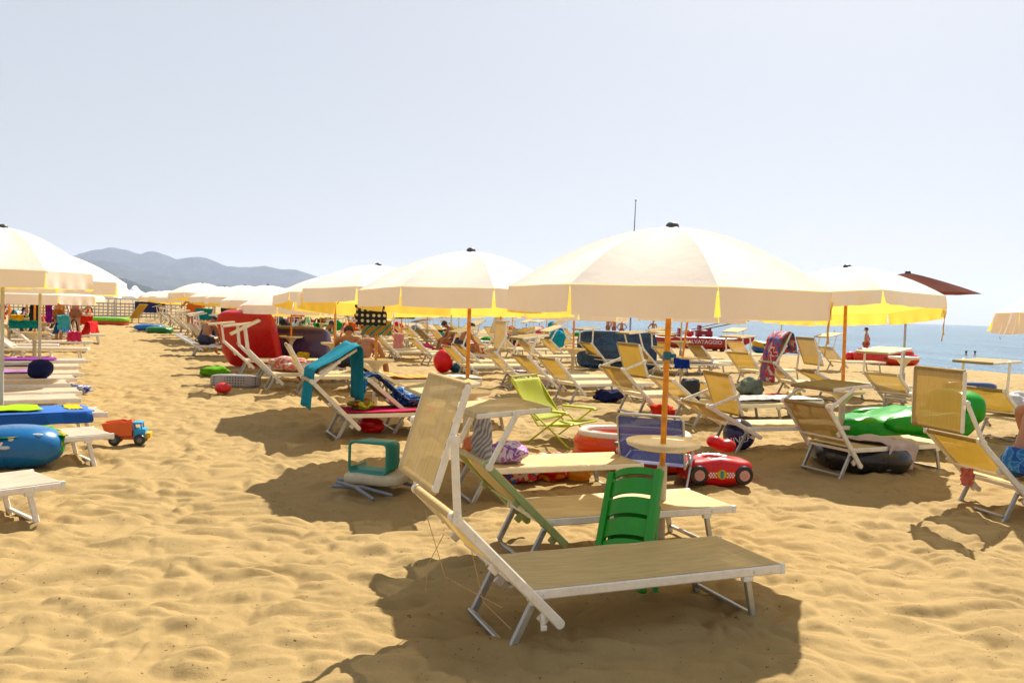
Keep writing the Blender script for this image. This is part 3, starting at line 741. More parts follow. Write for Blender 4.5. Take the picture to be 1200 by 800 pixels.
# seaward rows
umb('cream umbrella by the sea with its yellow lining showing, right of the largest one', 990, 10.1, R=1.15, yaw=-3, rim=1.83, rise=.44, wrinkle=.016, straps=2, lean=(0, .03), val=.15, tilt=7)
umb('brown umbrella with upturned edges on a white pole beside the sea', 1060, 15.0, R=1.18, yaw=20, rim=2.16, rise=.36, canvas=BROWN, val=0, pole=POLEW, p=1.2, group='umbrellas of other colours', tz=.80)
umb('cream umbrella with a wrinkled valance cut by the right edge of the picture', 1322, 7.4, R=1.05, yaw=6, rim=1.74, rise=.42, wrinkle=.02)
umb('cream umbrella with white pole and tray in front of the yellow and blue dinghy', 913, 25, R=1.15, yaw=5, rim=1.74, pole=POLEW, lean=(.12, 0), tz=.78)
umb('cream umbrella on a white pole with tray in front of the red lifeguard boat', 798, 22, R=1.1, yaw=5, rim=1.7, pole=POLEW, tz=.75)
umb('cream umbrella on a leaning brown pole with a blue cloth on its tray', 800, 16.6, R=1.1, yaw=15, rim=1.7, lean=(.14, 0), tz=.60)
umb('cream umbrella on a brown pole with tray beside the dark blue airbed', 672, 17.6, R=1.12, yaw=0, rim=1.66, tz=.66)
for i, (u, Y, rim, pl) in enumerate(((586, 22, 1.66, WOOD), (600, 31, 1.6, POLEW), (640, 35, 1.62, POLEW), (537, 33, 1.62, POLEW), (528, 27, 1.6, POLEW), (500, 30, 1.66, WOOD), (470, 24, 1.68, WOOD), (455, 36, 1.66, WOOD), (425, 29, 1.68, POLEW), (408, 24, 1.62, WOOD), (375, 34, 1.68, WOOD), (350, 42, 1.7, WOOD), (318, 44, 1.7, WOOD), (300, 52, 1.7, WOOD), (270, 48, 1.72, WOOD), (250, 58, 1.72, WOOD), (235, 44, 1.72, WOOD), (226, 66, 1.75, WOOD))):
    lb = 'cream umbrella of the seaward rows glimpsed under the two largest ones' if i < 5 else 'cream umbrella of the seaward rows behind the walkway row'
    umb(lb, u, Y, R=1.1, yaw=random.uniform(0, 40), rim=rim, pole=pl, rise=.42, tilt=random.uniform(0, 4))
umb('pale blue umbrella far off at the edge of the sea', 502, 70, R=1.15, yaw=10, rim=1.62, rise=.35, canvas=BLUEC, val=0, pole=POLEW, tray='none', group='umbrellas of other colours')
# left block
umb('cream umbrella on a white pole at the left edge, nearest of the left block', 2, 9.6, R=.96, yaw=11, rim=1.90, rise=.50, pole=POLEW, tray='none')
umb('cream umbrella just behind the one at the left edge, right corner against the hills', 46, 12.4, R=1.2, yaw=-6, rim=1.86, rise=.46, pole=POLEW, tray='none')
umb('low cream umbrella of the left block under the two nearest ones', 40, 17.2, R=1.2, yaw=4, rim=1.66, rise=.42)
for i, (u, Y) in enumerate(((10, 21.5), (50, 24.0), (66, 29.0), (82, 34.0), (92, 39.0), (30, 28))):
    umb('cream umbrella far back in the left block', u, Y, R=1.1, yaw=9 * i, rim=1.66, rise=.42)

# --- sunbeds, near ones first
SB = 'tan sunbeds with sunshades'
F1 = lounger('tan sunbed with upright sunshade standing nearest the camera on the sand', G(594, 764), 22, 45, 94, 73, group=SB)
F1.location.z += .008
F2 = lounger('tan sunbed with a green reflection painted on its frame behind the nearest one, its sunshade folded level', Vector((.13, 5.33, 0)), 22, 44, 62, 4, group=SB)
GREENREFL = mat('metal with painted green reflection', (0.36, 0.42, 0.20), 0.40, 0.2, dirt=.3)  # the green chair's reflection in the pale rails, put into their colour
q = [c for c in kids(F2) if c.name.startswith('backrest_frame')][0]; q.material_slots[0].link = 'OBJECT'; q.material_slots[0].material = GREENREFL
F3 = lounger('tan sunbed hung with a grey striped towel beside the lime green chair', Vector((-.30, 6.95, 0)), 20, 38, 70, 10, group=SB)
M2 = lounger('tan sunbed with level sunshade and a grey towel over its edge', G(984, 559), 24, 53, 32, 5, group=SB, bs=SLINGY)
M3 = lounger('tan sunbed with upright sunshade and seated man at the right edge', G(1176, 608), 12, 44, 118, 90, group=SB, bs=SLINGY)
TT = lounger('sunbed with a turquoise towel draped over its raised sunshade', G(394, 515), 24, 45, 40, 33, group=SB)
T2 = lounger('sunbed with a blue printed towel over its backrest', G(462, 506), 22, 40, None, group=SB)
M1 = lounger('sunbed with bright golden sunshade tipped back, beside the dark blue ball', G(862, 530), 16, 28, 20, 112, group=SB, bs=SLINGY)
L = [
 # u, v, head, back, arm, panel, golden, label
 (747, 486, 24, 44, 20, 110, 1, 'sunbed with golden backrest and tilted sunshade left of the banded orange pole'),
 (812, 500, 20, 38, None, 0, 0, 'sunbed behind the banded orange pole with a bag on its seat'),
 (668, 471, 26, 46, None, 0, 1, 'sunbed with golden backrest beside the tray of the brown pole umbrella'),
 (636, 462, 26, 42, 70, 8, 1, 'sunbed with golden backrest left of the round pole tray'),
 (597, 455, 20, 44, 60, 88, 0, 'sunbed with a pink striped towel and an upright tan sunshade'),
 (545, 445, 24, 44, None, 0, 1, 'golden backed sunbed beside the big red ball'),
 (556, 438, 24, 40, 70, 15, 1, 'golden backed sunbed behind the one beside the red ball'),
 (500, 428, 22, 42, None, 0, 1, 'sunbed on open sand behind the turquoise towel, golden back'),
 (458, 424, 22, 44, None, 0, 1, 'tan sunbed behind the brown pole of the second umbrella'),
 (440, 420, 22, 44, None, 0, 0, 'tan sunbed left of the brown pole of the second umbrella'),
 (703, 434, 24, 46, 88, 6, 1, 'sunbed in front of the dark blue airbed, its sunshade raised level'),
 (763, 440, 24, 44, 108, 6, 1, 'golden backed sunbed with level sunshade beside the dark blue airbed'),
 (792, 440, 24, 44, 95, 0, 0, 'tan sunbed with level sunshade left of the lifeguard boat'),
 (886, 450, 34, 44, 96, 4, 1, 'golden backed sunbed with level sunshade in front of the lifeguard boat'),
 (925, 466, 8, 40, 60, 66, 0, 'sunbed with a red and blue towel over its sunshade'),
 (978, 470, 12, 25, 85, 112, 1, 'sunbed with golden sunshade tipped back beside the sea'),
 (1065, 490, 26, 42, 88, 8, 0, 'tan sunbed with level sunshade beside the brown umbrella'),
 (1190, 518, 22, 44, 85, 3, 1, 'golden backed sunbed with level sunshade and blue towel at the right edge'),
 (655, 425, 24, 42, 60, 20, 0, 'tan sunbed with tilted sunshade in front of the sea, left of the airbed'),
 (630, 430, 24, 40, 60, 15, 0, 'tan sunbed with tilted sunshade behind the golden backed one'),
 (600, 420, 24, 44, 110, 70, 0, 'tan sunbed with upright sunshade against the sea'),
 (566, 418, 30, 44, 70, 30, 0, 'tan sunbed with tilted sunshade above the red rubber rings'),
 (312, 458, 20, 45, 98, 28, 1, 'sunbed with level sunshade in front of the red airbed, nearest of three'),
 (300, 448, 20, 45, 96, 8, 1, 'sunbed with level sunshade in front of the red airbed, middle of three'),
 (281, 438, 20, 42, 98, 6, 1, 'sunbed with level sunshade in front of the red airbed, farthest of three'),
 (350, 462, 20, 62, None, 0, 1, 'sunbed with a steep backrest left of the turquoise towel'),
]
LL = {}
for i, (u, v, h, b, a, p, g, lb) in enumerate(L):
    LL[i] = lounger(lb, G(u, v), h, b, a, p, group=SB, bs=SLINGY if g else SLING)
LY = lounger('tan sunbed with yellow and orange towels behind the blue printed towel', G(452, 466), 22, 30, None, group=SB)
MANBED = lounger('grey blue sunbed under the bare-backed seated man', G(224, 417), 14, 30, None, 0, sl=SLINGB, group='sunbeds along the walkway')
# scattered farther ones
for i, (u, v, h, b, a, p) in enumerate(((520, 412, 30, 48, None, 0), (505, 409, 30, 44, 80, 10), (488, 406, 30, 44, None, 0), (540, 409, 35, 50, None, 0), (470, 408, 25, 40, 90, 15), (452, 405, 25, 44, None, 0), (610, 404, 30, 44, 95, 8), (432, 407, 22, 44, 90, 12), (580, 402, 30, 50, None, 0), (640, 402, 30, 44, 90, 8), (404, 420, 22, 44, 90, 12), (415, 412, 22, 44, None, 0), (386, 412, 22, 44, None, 0), (372, 408, 22, 44, 92, 10), (350, 406, 22, 44, None, 0), (392, 402, 22, 44, 80, 20), (335, 402, 22, 44, 90, 8), (316, 404, 22, 44, None, 0), (365, 400, 22, 44, None, 0), (430, 398, 22, 44, None, 0), (300, 398, 22, 44, 92, 10), (412, 396, 22, 44, 88, 10), (480, 397, 22, 44, None, 0), (520, 397, 22, 44, 90, 10), (555, 397, 22, 44, None, 0))):
    lounger('tan sunbed among the crowded seaward rows', G(u, v), h + random.uniform(-6, 6), b + random.uniform(-5, 5), a, p, group='sunbeds in the seaward rows', bs=random.choice((SLING, SLINGY)), far=True)
for i, (u, v) in enumerate(((246, 409), (240, 405), (233, 402), (228, 399.5), (224, 396), (218, 393), (211, 389), (206, 386), (201, 383.5), (197, 381), (193, 379), (189, 377.5), (186, 375.5), (183, 374), (275, 410), (268, 404), (258, 399), (250, 395), (241, 390), (234, 386), (226, 382), (218, 379))):
    lounger('pale sunbed along the far stretch of the walkway row', G(u, v), 20 + random.uniform(-8, 10), random.uniform(38, 52), random.choice((None, 92, 100, 80)), random.uniform(0, 20), group='sunbeds along the walkway', bs=random.choice((SLING, SLINGP)), far=True)
rg = random.Random(11)
for i in range(44):
    yy = rg.uniform(17, 52); off = rg.uniform(2.2, 4.2) + 3.9 * rg.randrange(0, 4)
    x0 = 1.13 - .455 * (yy - 6.15) + off * .91; yy += off * .41
    x0 -= .3
    if any((o.location - Vector((x0, yy, o.location.z))).length < 1.3 for o in bpy.data.objects if o.parent is None and o.name.startswith('sun_lounger')): continue
    lounger('tan sunbed among the crowded seaward rows', Vector((x0, yy, 0)), 24 + rg.uniform(-9, 9), rg.uniform(36, 52), rg.choice((None, 90, 100, 75)), rg.uniform(0, 25), group='sunbeds in the seaward rows', bs=rg.choice((SLING, SLINGY)), far=True)
# left block: foot ends toward the walkway
LB = 'white framed sunbeds of the left block'
left = [(75, 563, 50, 'white framed sunbed end at the left edge, nearest the camera'), (133, 505, 44, 'white framed sunbed end with a green towel beside the toy truck'), (126, 480, 38, 'white framed sunbed under the blue towel with yellow print'),
 (95, 464, 34, 'white framed sunbed just behind the blue towel'), (96, 456, 34, 'white framed sunbed with a blue and white cloth under its end'), (82, 447, 34, 'white framed sunbed behind the cloth, in front of the navy bag'), (90, 441, 34, 'white framed sunbed with a navy bag'), (97, 435.5, 34, 'white framed sunbed just behind the navy bag'), (95, 428.5, 32, 'white framed sunbed in the left block beside a raised backrest'), (103, 422, 32, 'grey slung sunbed in the left block with its back raised')]
LBED = []
for i, (u, v, h, lb) in enumerate(left):
    LBED.append(lounger(lb, G(u, v, .29), h, (20, 16, 18, 8, 14, 22, 10, 30, 34, 40)[i], None, 0, sl=SLINGP, fr=ALUW, group=LB, mode='end'))
for i, (u, v) in enumerate(((124, 392), (110, 400), (104, 408), (112, 386), (100, 383), (88, 388), (92, 378), (70, 404), (60, 395), (40, 408), (30, 398), (75, 384), (20, 420), (104, 376), (112, 372.5))):
    lounger('white framed sunbed far back in the left block', G(u, v, .29), 28 + random.uniform(-6, 6), random.uniform(15, 48), None, 0, sl=SLINGP, fr=ALUW, group='far sunbeds of the left block', mode='end', far=True)

# ------------------------------------------------------------------ things near the camera
BAND = mat('blue strap', (0.01, 0.12, 0.30), 0.5)
MB().lathe([(0.025, -.03), (0.030, -.026), (0.030, .026), (0.025, .03)], 18).box((.045, -.01, .0), (.035, .02, .03), b=.004).build('pole_band', BAND, A1, loc=(.008, .006, 1.33))
# green plastic chair, tipped back on its folded legs
GRN = plastic('leaf green', (0.012, 0.24, 0.03))
cB = Vector((.655, 4.87, -.01)); cT = Vector((.80, 5.235, .64)); cx_ = Vector((.215, -.24, 0)).normalized()
cz_ = (cT - cB).normalized(); cx_ = (cx_ - cz_ * cx_.dot(cz_)).normalized(); cy_ = cz_.cross(cx_)
t = thing('plastic_chair', 'green plastic chair with a slotted backrest beside the white pole sleeve', 'chair', cB)
t.rotation_euler = Matrix((cx_, cy_, cz_)).transposed().to_euler()
LN = (cT - cB).length; WD = .33
def back_pt(x, s, d): return (x, d - .035 * (1 - (x / (WD / 2)) ** 2), s)
mb = MB(); cuts = [.20, .30, .325, .435, .46, .565, .59, .69, .715, LN]
for a, b in zip(cuts[::2], cuts[1::2]):
    bow = lambda x, s: s + .012 * (1 - (2 * x / WD) ** 2)
    for d in (0, .016): mb.grid(lambda u, v, d=d: back_pt((v - .5) * WD, bow((v - .5) * WD, a + (b - a) * u), d), 4, 14)
    for s_ in (a, b): mb.grid(lambda u, v: back_pt((v - .5) * WD, bow((v - .5) * WD, s_), .016 * u), 1, 14)
mb.build('backrest', GRN, t)
for s_ in (-1, 1): MB().box((s_ * (WD / 2 + .012), .004, LN / 2), (.05, .05, LN), b=.014).build('side_rail', GRN, t)
mb = MB(); mb.box((0, .085, .36), (WD, .03, .40), b=.010); mb.build('seat', GRN, t)
for s_ in (-1, 1): MB().bar((s_ * .16, .07, .40), (s_ * .18, .16, -.03), .03, .04, (0, 1, 0)).build('leg', GRN, t)

def beach_chair(label, loc, rz, fab, frame, armm, rec=32, wd=.56, ht=.52):
    "low folding beach chair: sling seat and back on a tube frame, arms"
    t = thing('folding_chair', label, 'beach chair', loc, rz, 'folding beach chairs'); r = rad(rec); h = wd / 2
    bx, bz = -.20 - math.sin(r) * ht, .22 + math.cos(r) * ht
    mb = MB()
    mb.tube([(.25, -h, .25), (-.20, -h, .20), (bx, -h, bz - .02), (bx - .015, -h + .03, bz + .02), (bx - .015, h - .03, bz + .02), (bx, h, bz - .02), (-.20, h, .20), (.25, h, .25), (.27, h - .03, .25), (.27, -h + .03, .25)], .0125, 8, True)
    mb.build('frame', frame, t)
    for a, b in (((-.32, -.03), (.16, .36)), ((.24, -.03), (-.24, .34))):
        mb = MB(); pts = [(b[0], -h - .03, b[1]), (a[0], -h - .03, a[1] + .02), (a[0], -h, a[1]), (a[0], h, a[1]), (a[0], h + .03, a[1] + .02), (b[0], h + .03, b[1])]
        mb.tube(pts, .011, 8).build('leg_frame', frame, t)
    for s_ in (-1, 1): MB().box((-.02, s_ * (h + .035), .385), (.46, .055, .028), b=.012).box((.19, s_ * (h + .035), .372), (.08, .06, .03), b=.012).build('armrest', armm, t)
    def fb(u, v): q = 2 * v - 1; s = ht * (.06 + .92 * u); sag = .06 * math.sin(math.pi * u) * (1 - q * q * .7); return (-.20 - math.sin(r) * s - math.cos(r) * sag, q * (h - .006), .22 + math.cos(r) * s - math.sin(r) * sag)
    solid(MB().grid(fb, 16, 12).build('back_sling', fab, t), .004)
    def fs(u, v): q = 2 * v - 1; return (-.19 + .44 * u, q * (h - .006), .21 + .04 * u - .05 * math.sin(math.pi * u) * (1 - q * q * .6))
    solid(MB().grid(fs, 12, 12).build('seat_sling', fab, t), .004)
    return t
LIME = mat('lime sling', (0.42, 0.46, 0.01), .7, var=.08, bump=.3, bscale=120, trans=.35, tcol=(.6, .62, .01)); LIMEP = plastic('lime', (0.42, 0.46, 0.02))
NAVY = sling_mat('navy sling', (0.035, 0.045, 0.13), (.06, .08, .26), .25, .28)
GREYT = mat('grey tube', (0.50, 0.50, 0.50), .35, .4)
p = G(662, 517); beach_chair('lime green folding beach chair with lime armrests', p, rad(-34), LIME, LIMEP, LIMEP, rec=38, wd=.60, ht=.64)
p = G(768, 566); beach_chair('navy folding beach chair on a pale tube frame behind the white tray', p, rad(70), NAVY, GREYT, DARK, rec=24, wd=.60, ht=.50)

# teal step stool on a folded chair
p = G(438, 574); TEAL = plastic('teal', (0.0, 0.20, 0.15))
t = thing('folded_chair', 'folded grey beach chair with a cream cushion lying on the sand', 'beach chair', p, rad(-14), 'folding beach chairs')
for k, (a, b) in enumerate((((-.30, -.20, .05), (.28, -.26, .03)), ((-.28, .16, .05), (.34, .10, .05)), ((-.24, -.24, .10), (.18, -.42, .02)), ((-.30, -.1, .09), (.2, -.14, .10)))):
    MB().tube([a, ((a[0] + b[0]) / 2, (a[1] + b[1]) / 2, .07 + .01 * k), b], .016, 8).build('frame_tube', mat('grey plastic tube', (.17, .18, .20), .45), t)
MB().blob((0.02, .02, .115), .27, .19, .055, .5, .35, fn=lambda q: q * (1 + .05 * mnoise.noise(q * 9))).build('cushion', mat('cream cushion', (.52, .46, .34), .85, bump=.4, bscale=80), t)
t = thing('step_stool', 'teal plastic step stool on its side on the folded chair', 'stool', p + Vector((0.0, .02, .165)), rad(-18))
mb = MB(); rr = .05
def rrect(w, h, r, n=5):
    o = []
    for cx, cz, a0 in ((w / 2 - r, h / 2 - r, 0), (-w / 2 + r, h / 2 - r, 90), (-w / 2 + r, -h / 2 + r, 180), (w / 2 - r, -h / 2 + r, 270)):
        for k in range(n + 1): a = rad(a0 + 90 * k / n); o.append((cx + r * math.cos(a), cz + r * math.sin(a)))
    return o
ring = rrect(.36, .27, .045)
mb.tube([(x, -.13, z + .135) for x, z in ring], .013, 8, True).build('rim', TEAL, t)
mb = MB(); o_ = [(x, z + .135) for x, z in ring]
n_ = len(o_); vs_ = [(x, -.13, z) for x, z in o_] + [(x * .92, .14, z * .94 + .008) for x, z in o_]
idx = [i for i in range(n_) if o_[i][0] > -.02 or o_[i][1] < .06]
mb.add(vs_, [(i, (i + 1) % n_, (i + 1) % n_ + n_, i + n_) for i in idx] + [tuple(i + n_ for i in range(n_) if o_[i][0] > -.05)])
solid(mb.build('body', TEAL, t), .012)

# inflatable boat, toy car, ball
def ring_tube(rx, ry, r, n=48, m=14, flat=1.0, fn=None):
    mb = MB(); vs = []; fs = []
    for i in range(n):
        a = 2 * math.pi * i / n; sg = lambda x, e=.75: math.copysign(abs(x) ** e, x)
        c = Vector((rx * sg(math.cos(a)), ry * sg(math.sin(a)), 0)); nrm = Vector((math.cos(a) / rx, math.sin(a) / ry, 0)).normalized()
        for j in range(m):
            b = 2 * math.pi * j / m; q = c + nrm * r * math.cos(b) + Vector((0, 0, r * flat * math.sin(b)))
            if fn: q = fn(q)
            vs.append(q)
    for i in range(n):
        for j in range(m): fs.append((i * m + j, ((i + 1) % n) * m + j, ((i + 1) % n) * m + (j + 1) % m, i * m + (j + 1) % m))
    return mb.add(vs, fs)
p = G(748, 553); t = thing('inflatable_boat', 'orange and white inflatable boat behind the navy folding chair', 'inflatable boat', p + Vector((0, .35, 0)), rad(-8), 'inflatables on the sand')
ring_tube(.54, .32, .11).build('lower_tube', vinyl('orange', (.62, .10, .006), .2), t, ang=180, loc=(0, 0, .10))
ring_tube(.54, .32, .10).build('upper_tube', vinyl('orange', (.62, .10, .006), .2), t, ang=180, loc=(0, 0, .24))
ring_tube(.55, .33, .045).build('white_rim', vinyl('white', (.70, .66, .58), .2), t, ang=180, loc=(0, 0, .335))
MB().box((0, 0, .05), (.85, .5, .05), b=.02).build('floor', vinyl('orange', (.62, .10, .006)), t)

p = G(840, 569); REDV = vinyl('racing red', (.52, .012, .008), .15)
t = thing('car_float', 'red inflatable racing car float with printed wheels on the sand', 'pool float', p + Vector((0, .12, 0)), rad(7), 'inflatables on the sand')
def carf(q):
    x = q.x / .34
    q = Vector((q.x, q.y, q.z * (1 + .10 * math.cos(x * 5.0))))
    d = math.hypot(q.x / .17, q.y / .12)
    if q.z > 0 and d < 1: q.z -= .13 * (1 - d * d)
    return q
MB().blob((0, 0, .135), .34, .20, .135, .55, .45, 48, 24, carf).build('body', REDV, t, ang=180)
for x in (-.22, .22):
    for y in (-1, 1):
        w_ = MB().lathe([(.0, -.012), (.085, -.012), (.093, 0), (.085, .014), (0.06, .018)], 24).build('wheel', vinyl('black', (.012, .012, .014)), t, loc=(x, y * .193, .115), rot=(-y * rad(90), 0, 0))
        hb = MB().lathe([(0, .0), (.052, .002), (.050, .010), (.0, .012)], 24)
        for k in range(10):
            a = k * math.pi / 5; hb.bar((.012 * math.cos(a), .012 * math.sin(a), .012), (.048 * math.cos(a), .048 * math.sin(a), .012), .008, .008)
        hb.build('hub', vinyl('pale pink', (.62, .36, .33)), w_, loc=(0, 0, .012))
MB().blob((0, -.01, .235), .13, .08, .012, 1, .8).build('cockpit', vinyl('black', (.012, .012, .014)), t)
CH = pattern_mat('chequer', [(.7, .7, .7), (.5, .012, .01)], 'cells', 30)
for s_ in (-1, 1):
    mb = MB(); cs = .018
    for i in range(6):
        for j in range(3):
            if (i + j) % 2 == 0: mb.box((s_ * (.055 + i * cs * .75), -.2025 + .0006 * i, .10 + j * cs), (cs * .8, .004, cs * .8))
    mb.build('chequer_band', mat('white print', (.75, .75, .75), .4), t)
MB().lathe([(0, -.004), (.045, -.004), (.045, .004), (0, .004)], 20).build('roundel', vinyl('yellow print', (.65, .42, .03)), t, loc=(0, -.203, .125), rot=(rad(90), 0, 0))
MB().box((0, -.209, .125), (.03, .004, .07), b=.001).build('roundel_stripe', vinyl('teal print', (.02, .25, .3)), t)
p2 = D(853, 536, 8.25)
def heart(q):
    f = 1 - .35 * max(0, 1 - abs(q.x) / .07) * (1 if q.z > 0 else -.2)
    return Vector((q.x, q.y, q.z * f))
o = MB().blob((0, 0, 0), .155, .09, .075, .85, .8, 36, 20, heart).build('balloon', REDV, ang=180, loc=(p2.x, p2.y + .28, gz(p2.x, p2.y) + .30), rot=(0, rad(14), rad(5))); tag(o, 'glossy red inflatable cushion lying on the red car float', 'inflatable cushion', 'inflatables on the sand')
rb = G(868, 528); R_ = .185
t = thing('beach_ball', 'dark blue beach ball with white lettering', 'ball', (rb.x, rb.y + .1, rb.z + R_ - .01), 0)
MB().blob((0, 0, 0), R_, R_, R_, 1, 1, 36, 24).build('ball', vinyl('navy', (.012, .016, .10), .05), t, ang=180)
me = text_mesh('NIVEA', .115, .002)
rot_ = Euler((rad(14), 0, rad(-14))).to_matrix() @ Euler((0, rad(-16), 0)).to_matrix()
for v in me.vertices:
    a = v.co.x / R_; b = v.co.y / R_; rr_ = R_ + .002 + v.co.z
    v.co = rot_ @ Vector((rr_ * math.sin(a) * math.cos(b), -rr_ * math.cos(a) * math.cos(b), rr_ * math.sin(b) - .0))
me.materials.append(mat('white print', (.75, .75, .75), .4)); link('lettering', me, t)

# bags and bundles
heap('beach_bag', 'orange red plastic bag under the round white tray', 'bag', G(776, 488), (.17, .12, .10), cloth('orange red', (.55, .06, .02)), seed=3)
heap('shoulder_bag', 'black and white bag hanging behind the banded orange pole', 'bag', on_lounger(LL[1], .1, .30), (.13, .12, .17), pattern_mat('bag print', [(.02, .02, .022), (.02, .02, .022), (.6, .58, .55)], 'blotch', 3), seed=5, rough=.2, e=.6)
p = G(606, 564)
heap('toy_net', 'red net bag of beach toys on the sand under the second sunbed', 'toys', p, (.20, .15, .11), pattern_mat('toy mix', [(.5, .02, .02), (.05, .12, .4), (.55, .04, .02), (.5, .03, .05), (.6, .5, .4), (.45, .02, .02)], 'cells', 22, .5), seed=9, group='heaps of beach toys')
heap('toy_net', 'red heap of beach toys beside the yellow bag', 'toys', G(643, 560), (.22, .16, .13), pattern_mat('toy mix two', [(.55, .02, .02), (.5, .03, .02), (.6, .3, .02), (.52, .02, .03)], 'cells', 16, .5), seed=12, group='heaps of beach toys')
heap('toy_bag', 'yellow see-through bag at the right of the red toys', 'bag', G(678, 562), (.13, .10, .10), vinyl('amber', (.55, .30, .02), .4), seed=14)
heap('carrier_bag', 'orange plastic bag under the sunbed beside the upright sunshade', 'bag', G(560, 545), (.16, .12, .16), vinyl('orange bag', (.62, .20, .01), .4), seed=17)
heap('carrier_bag', 'bright red plastic bag on the sand under the blue printed towel', 'bag', G(434, 505), (.16, .13, .09), vinyl('bag red', (.62, .03, .01), .3), seed=21)
cloth_thing('towel', 'grey and white striped towel hanging from the level sunshade', 'towel', [(0, .02), (.04, -.02), (.06, -.2), (.03, -.42)], .36, pattern_mat('grey stripes', [(.22, .22, .26), (.55, .53, .5), (.3, .3, .34), (.6, .58, .55)], 'stripe', 9), on_lounger(F3, .08, .74, -.1), rad(30), seed=4)
heap('towel_bundle', 'lilac and white crumpled towel on a sunbed beside the lime chair', 'towel', on_lounger(F3, .42, .28, .05), (.17, .14, .09), pattern_mat('lilac print', [(.45, .15, .45), (.6, .55, .6), (.25, .1, .45), (.6, .5, .6)], 'blotch', 9), seed=23)

# towels on sunbeds
def on_bed(name, label, t, path, width, m, y=0.0, **k):
    "a cloth lying on a lounger, path in the lounger's own x-z"
    return cloth_thing(name, label, 'towel', path, width, m, on_lounger(t, 0, 0, y), t.rotation_euler.z, **k)
TURQ = cloth('turquoise', (.015, .27, .36), .3)
on_bed('towel', 'turquoise towel draped over a raised sunshade and hanging down', TT, [(-.31, .34), (-.28, .60), (-.26, .78), (.0, .94), (.23, 1.09), (.27, 1.05), (.29, .75), (.30, .42)], .68, TURQ, seed=2, rip=.024, fold=.012, group='draped towels')
on_bed('towel', 'pink towel spread on the seat beside the turquoise towel', TT, [(.1, .305), (.5, .302), (.9, .302), (1.25, .305)], .56, cloth('magenta', (.50, .01, .09)), seed=6, rip=.01, group='draped towels')
heap('towel_bundle', 'yellow and red crumpled cloth on the pink towel', 'towel', on_lounger(TT, .35, .31), (.15, .16, .06), pattern_mat('fruit print', [(.55, .45, .02), (.55, .04, .03), (.1, .3, .05), (.6, .5, .05)], 'blotch', 7), seed=31)
BLUP = pattern_mat('blue swirl', [(.01, .05, .26), (.02, .18, .48), (.01, .04, .22), (.35, .5, .65), (.01, .10, .38)], 'blotch', 9)
on_bed('towel', 'blue towel with a white swirl print over a backrest', T2, [(-.42, .18), (-.38, .45), (-.33, .66), (-.2, .68), (-.05, .56), (.15, .38), (.35, .36)], .60, BLUP, seed=11, rip=.035, group='draped towels')
heap('towel_bundle', 'blue printed cloth heaped on the seat beside the swirl towel', 'towel', on_lounger(T2, .28, .30), (.26, .22, .11), BLUP, seed=35, group='draped towels')
on_bed('towel', 'yellow and orange striped towel spread behind the blue printed towel', LY, [(-.1, .40), (.3, .31), (.8, .308), (1.2, .306)], .60, pattern_mat('sun stripes', [(.6, .38, .02), (.6, .16, .01), (.6, .42, .03), (.55, .1, .02)], 'stripe', 3), seed=41, rip=.02, group='draped towels')
on_bed('towel', 'white towel on the foot end beyond the yellow striped towel', LY, [(1.15, .312), (1.4, .312), (1.6, .30)], .58, cloth('white', (.62, .58, .54)), seed=43, rip=.012, group='draped towels')
GREYTW = cloth('grey lilac', (.52, .44, .42))
h2 = M2.rotation_euler.z
cloth_thing('towel', 'pale grey towel hanging over the side of a sunbed above the black tube', 'towel', [(.30, .302), (.05, .306), (-.22, .312), (-.315, .29), (-.335, .15), (-.345, .035)], .50, GREYTW, on_lounger(M2, .78), h2 + rad(90), seed=8, rip=.03, fold=.05, group='draped towels', taper=.25)
cloth_thing('cloth', 'salmon pink cloth hanging under the backrest of the right hand sunbed', 'cloth', [(0, 0), (.02, -.07), (0, -.15)], .10, cloth('salmon', (.62, .22, .18)), on_lounger(M3, -.1, .36, .05), rad(50), seed=3)
t7 = LL[14]
RB = pattern_mat('red blue print', [(.02, .08, .28), (.45, .02, .03), (.05, .16, .36), (.5, .02, .03), (.55, .55, .55), (.4, .02, .04)], 'blotch', 5)
on_bed('towel', 'red and blue printed towel hung over a sunshade by the sea', t7, [(-.31, .26), (-.30, .55), (-.27, .80), (-.20, 1.06), (-.06, 1.2), (.02, 1.16), (.10, .8)], .62, RB, seed=13, group='draped towels')
heap('beach_bag', 'grey green bag on the sand beside the red and blue towel', 'bag', G(880, 463), (.24, .17, .18), cloth('sage', (.22, .26, .20)), seed=41)
heap('beach_bag', 'red holdall on the sand under the red and blue towel', 'bag', G(912, 470), (.28, .14, .07), cloth('holdall red', (.50, .02, .012)), seed=43)
heap('toy_net', 'yellow and green toys beside the red holdall', 'toys', G(930, 468), (.14, .1, .08), pattern_mat('toy mix three', [(.6, .45, .02), (.2, .4, .03), (.6, .4, .02), (.5, .1, .02)], 'cells', 18, .5), seed=45, group='heaps of beach toys')
pz = G(882, 490)
cloth_thing('towel', 'black and white zebra towel lying behind the golden sunshade', 'towel', [(-.5, .28), (-.2, .30), (.2, .30), (.5, .28), (.58, .12)], .6, pattern_mat('zebra', [(.02, .02, .02), (.62, .6, .58), (.02, .02, .02), (.62, .6, .58)], 'stripe', 5), pz + Vector((0, 0, .0)), rad(18), seed=15)
q = lounger('tan sunbed under the zebra towel and a white mat', pz, 18, 30, None, group=SB, mode='c'); q.location.x -= .55; q.location.y -= .1; q.location.z = gz(q.location.x, q.location.y) - .01
cloth_thing('towel', 'white towel lying on the foot of a sunbed beside the zebra towel', 'towel', [(-.3, .30), (0, .305), (.45, .30), (.5, .2)], .58, cloth('white', (.62, .58, .54)), on_lounger(q, 1.15), rad(18), seed=19)
t5 = LL[4]
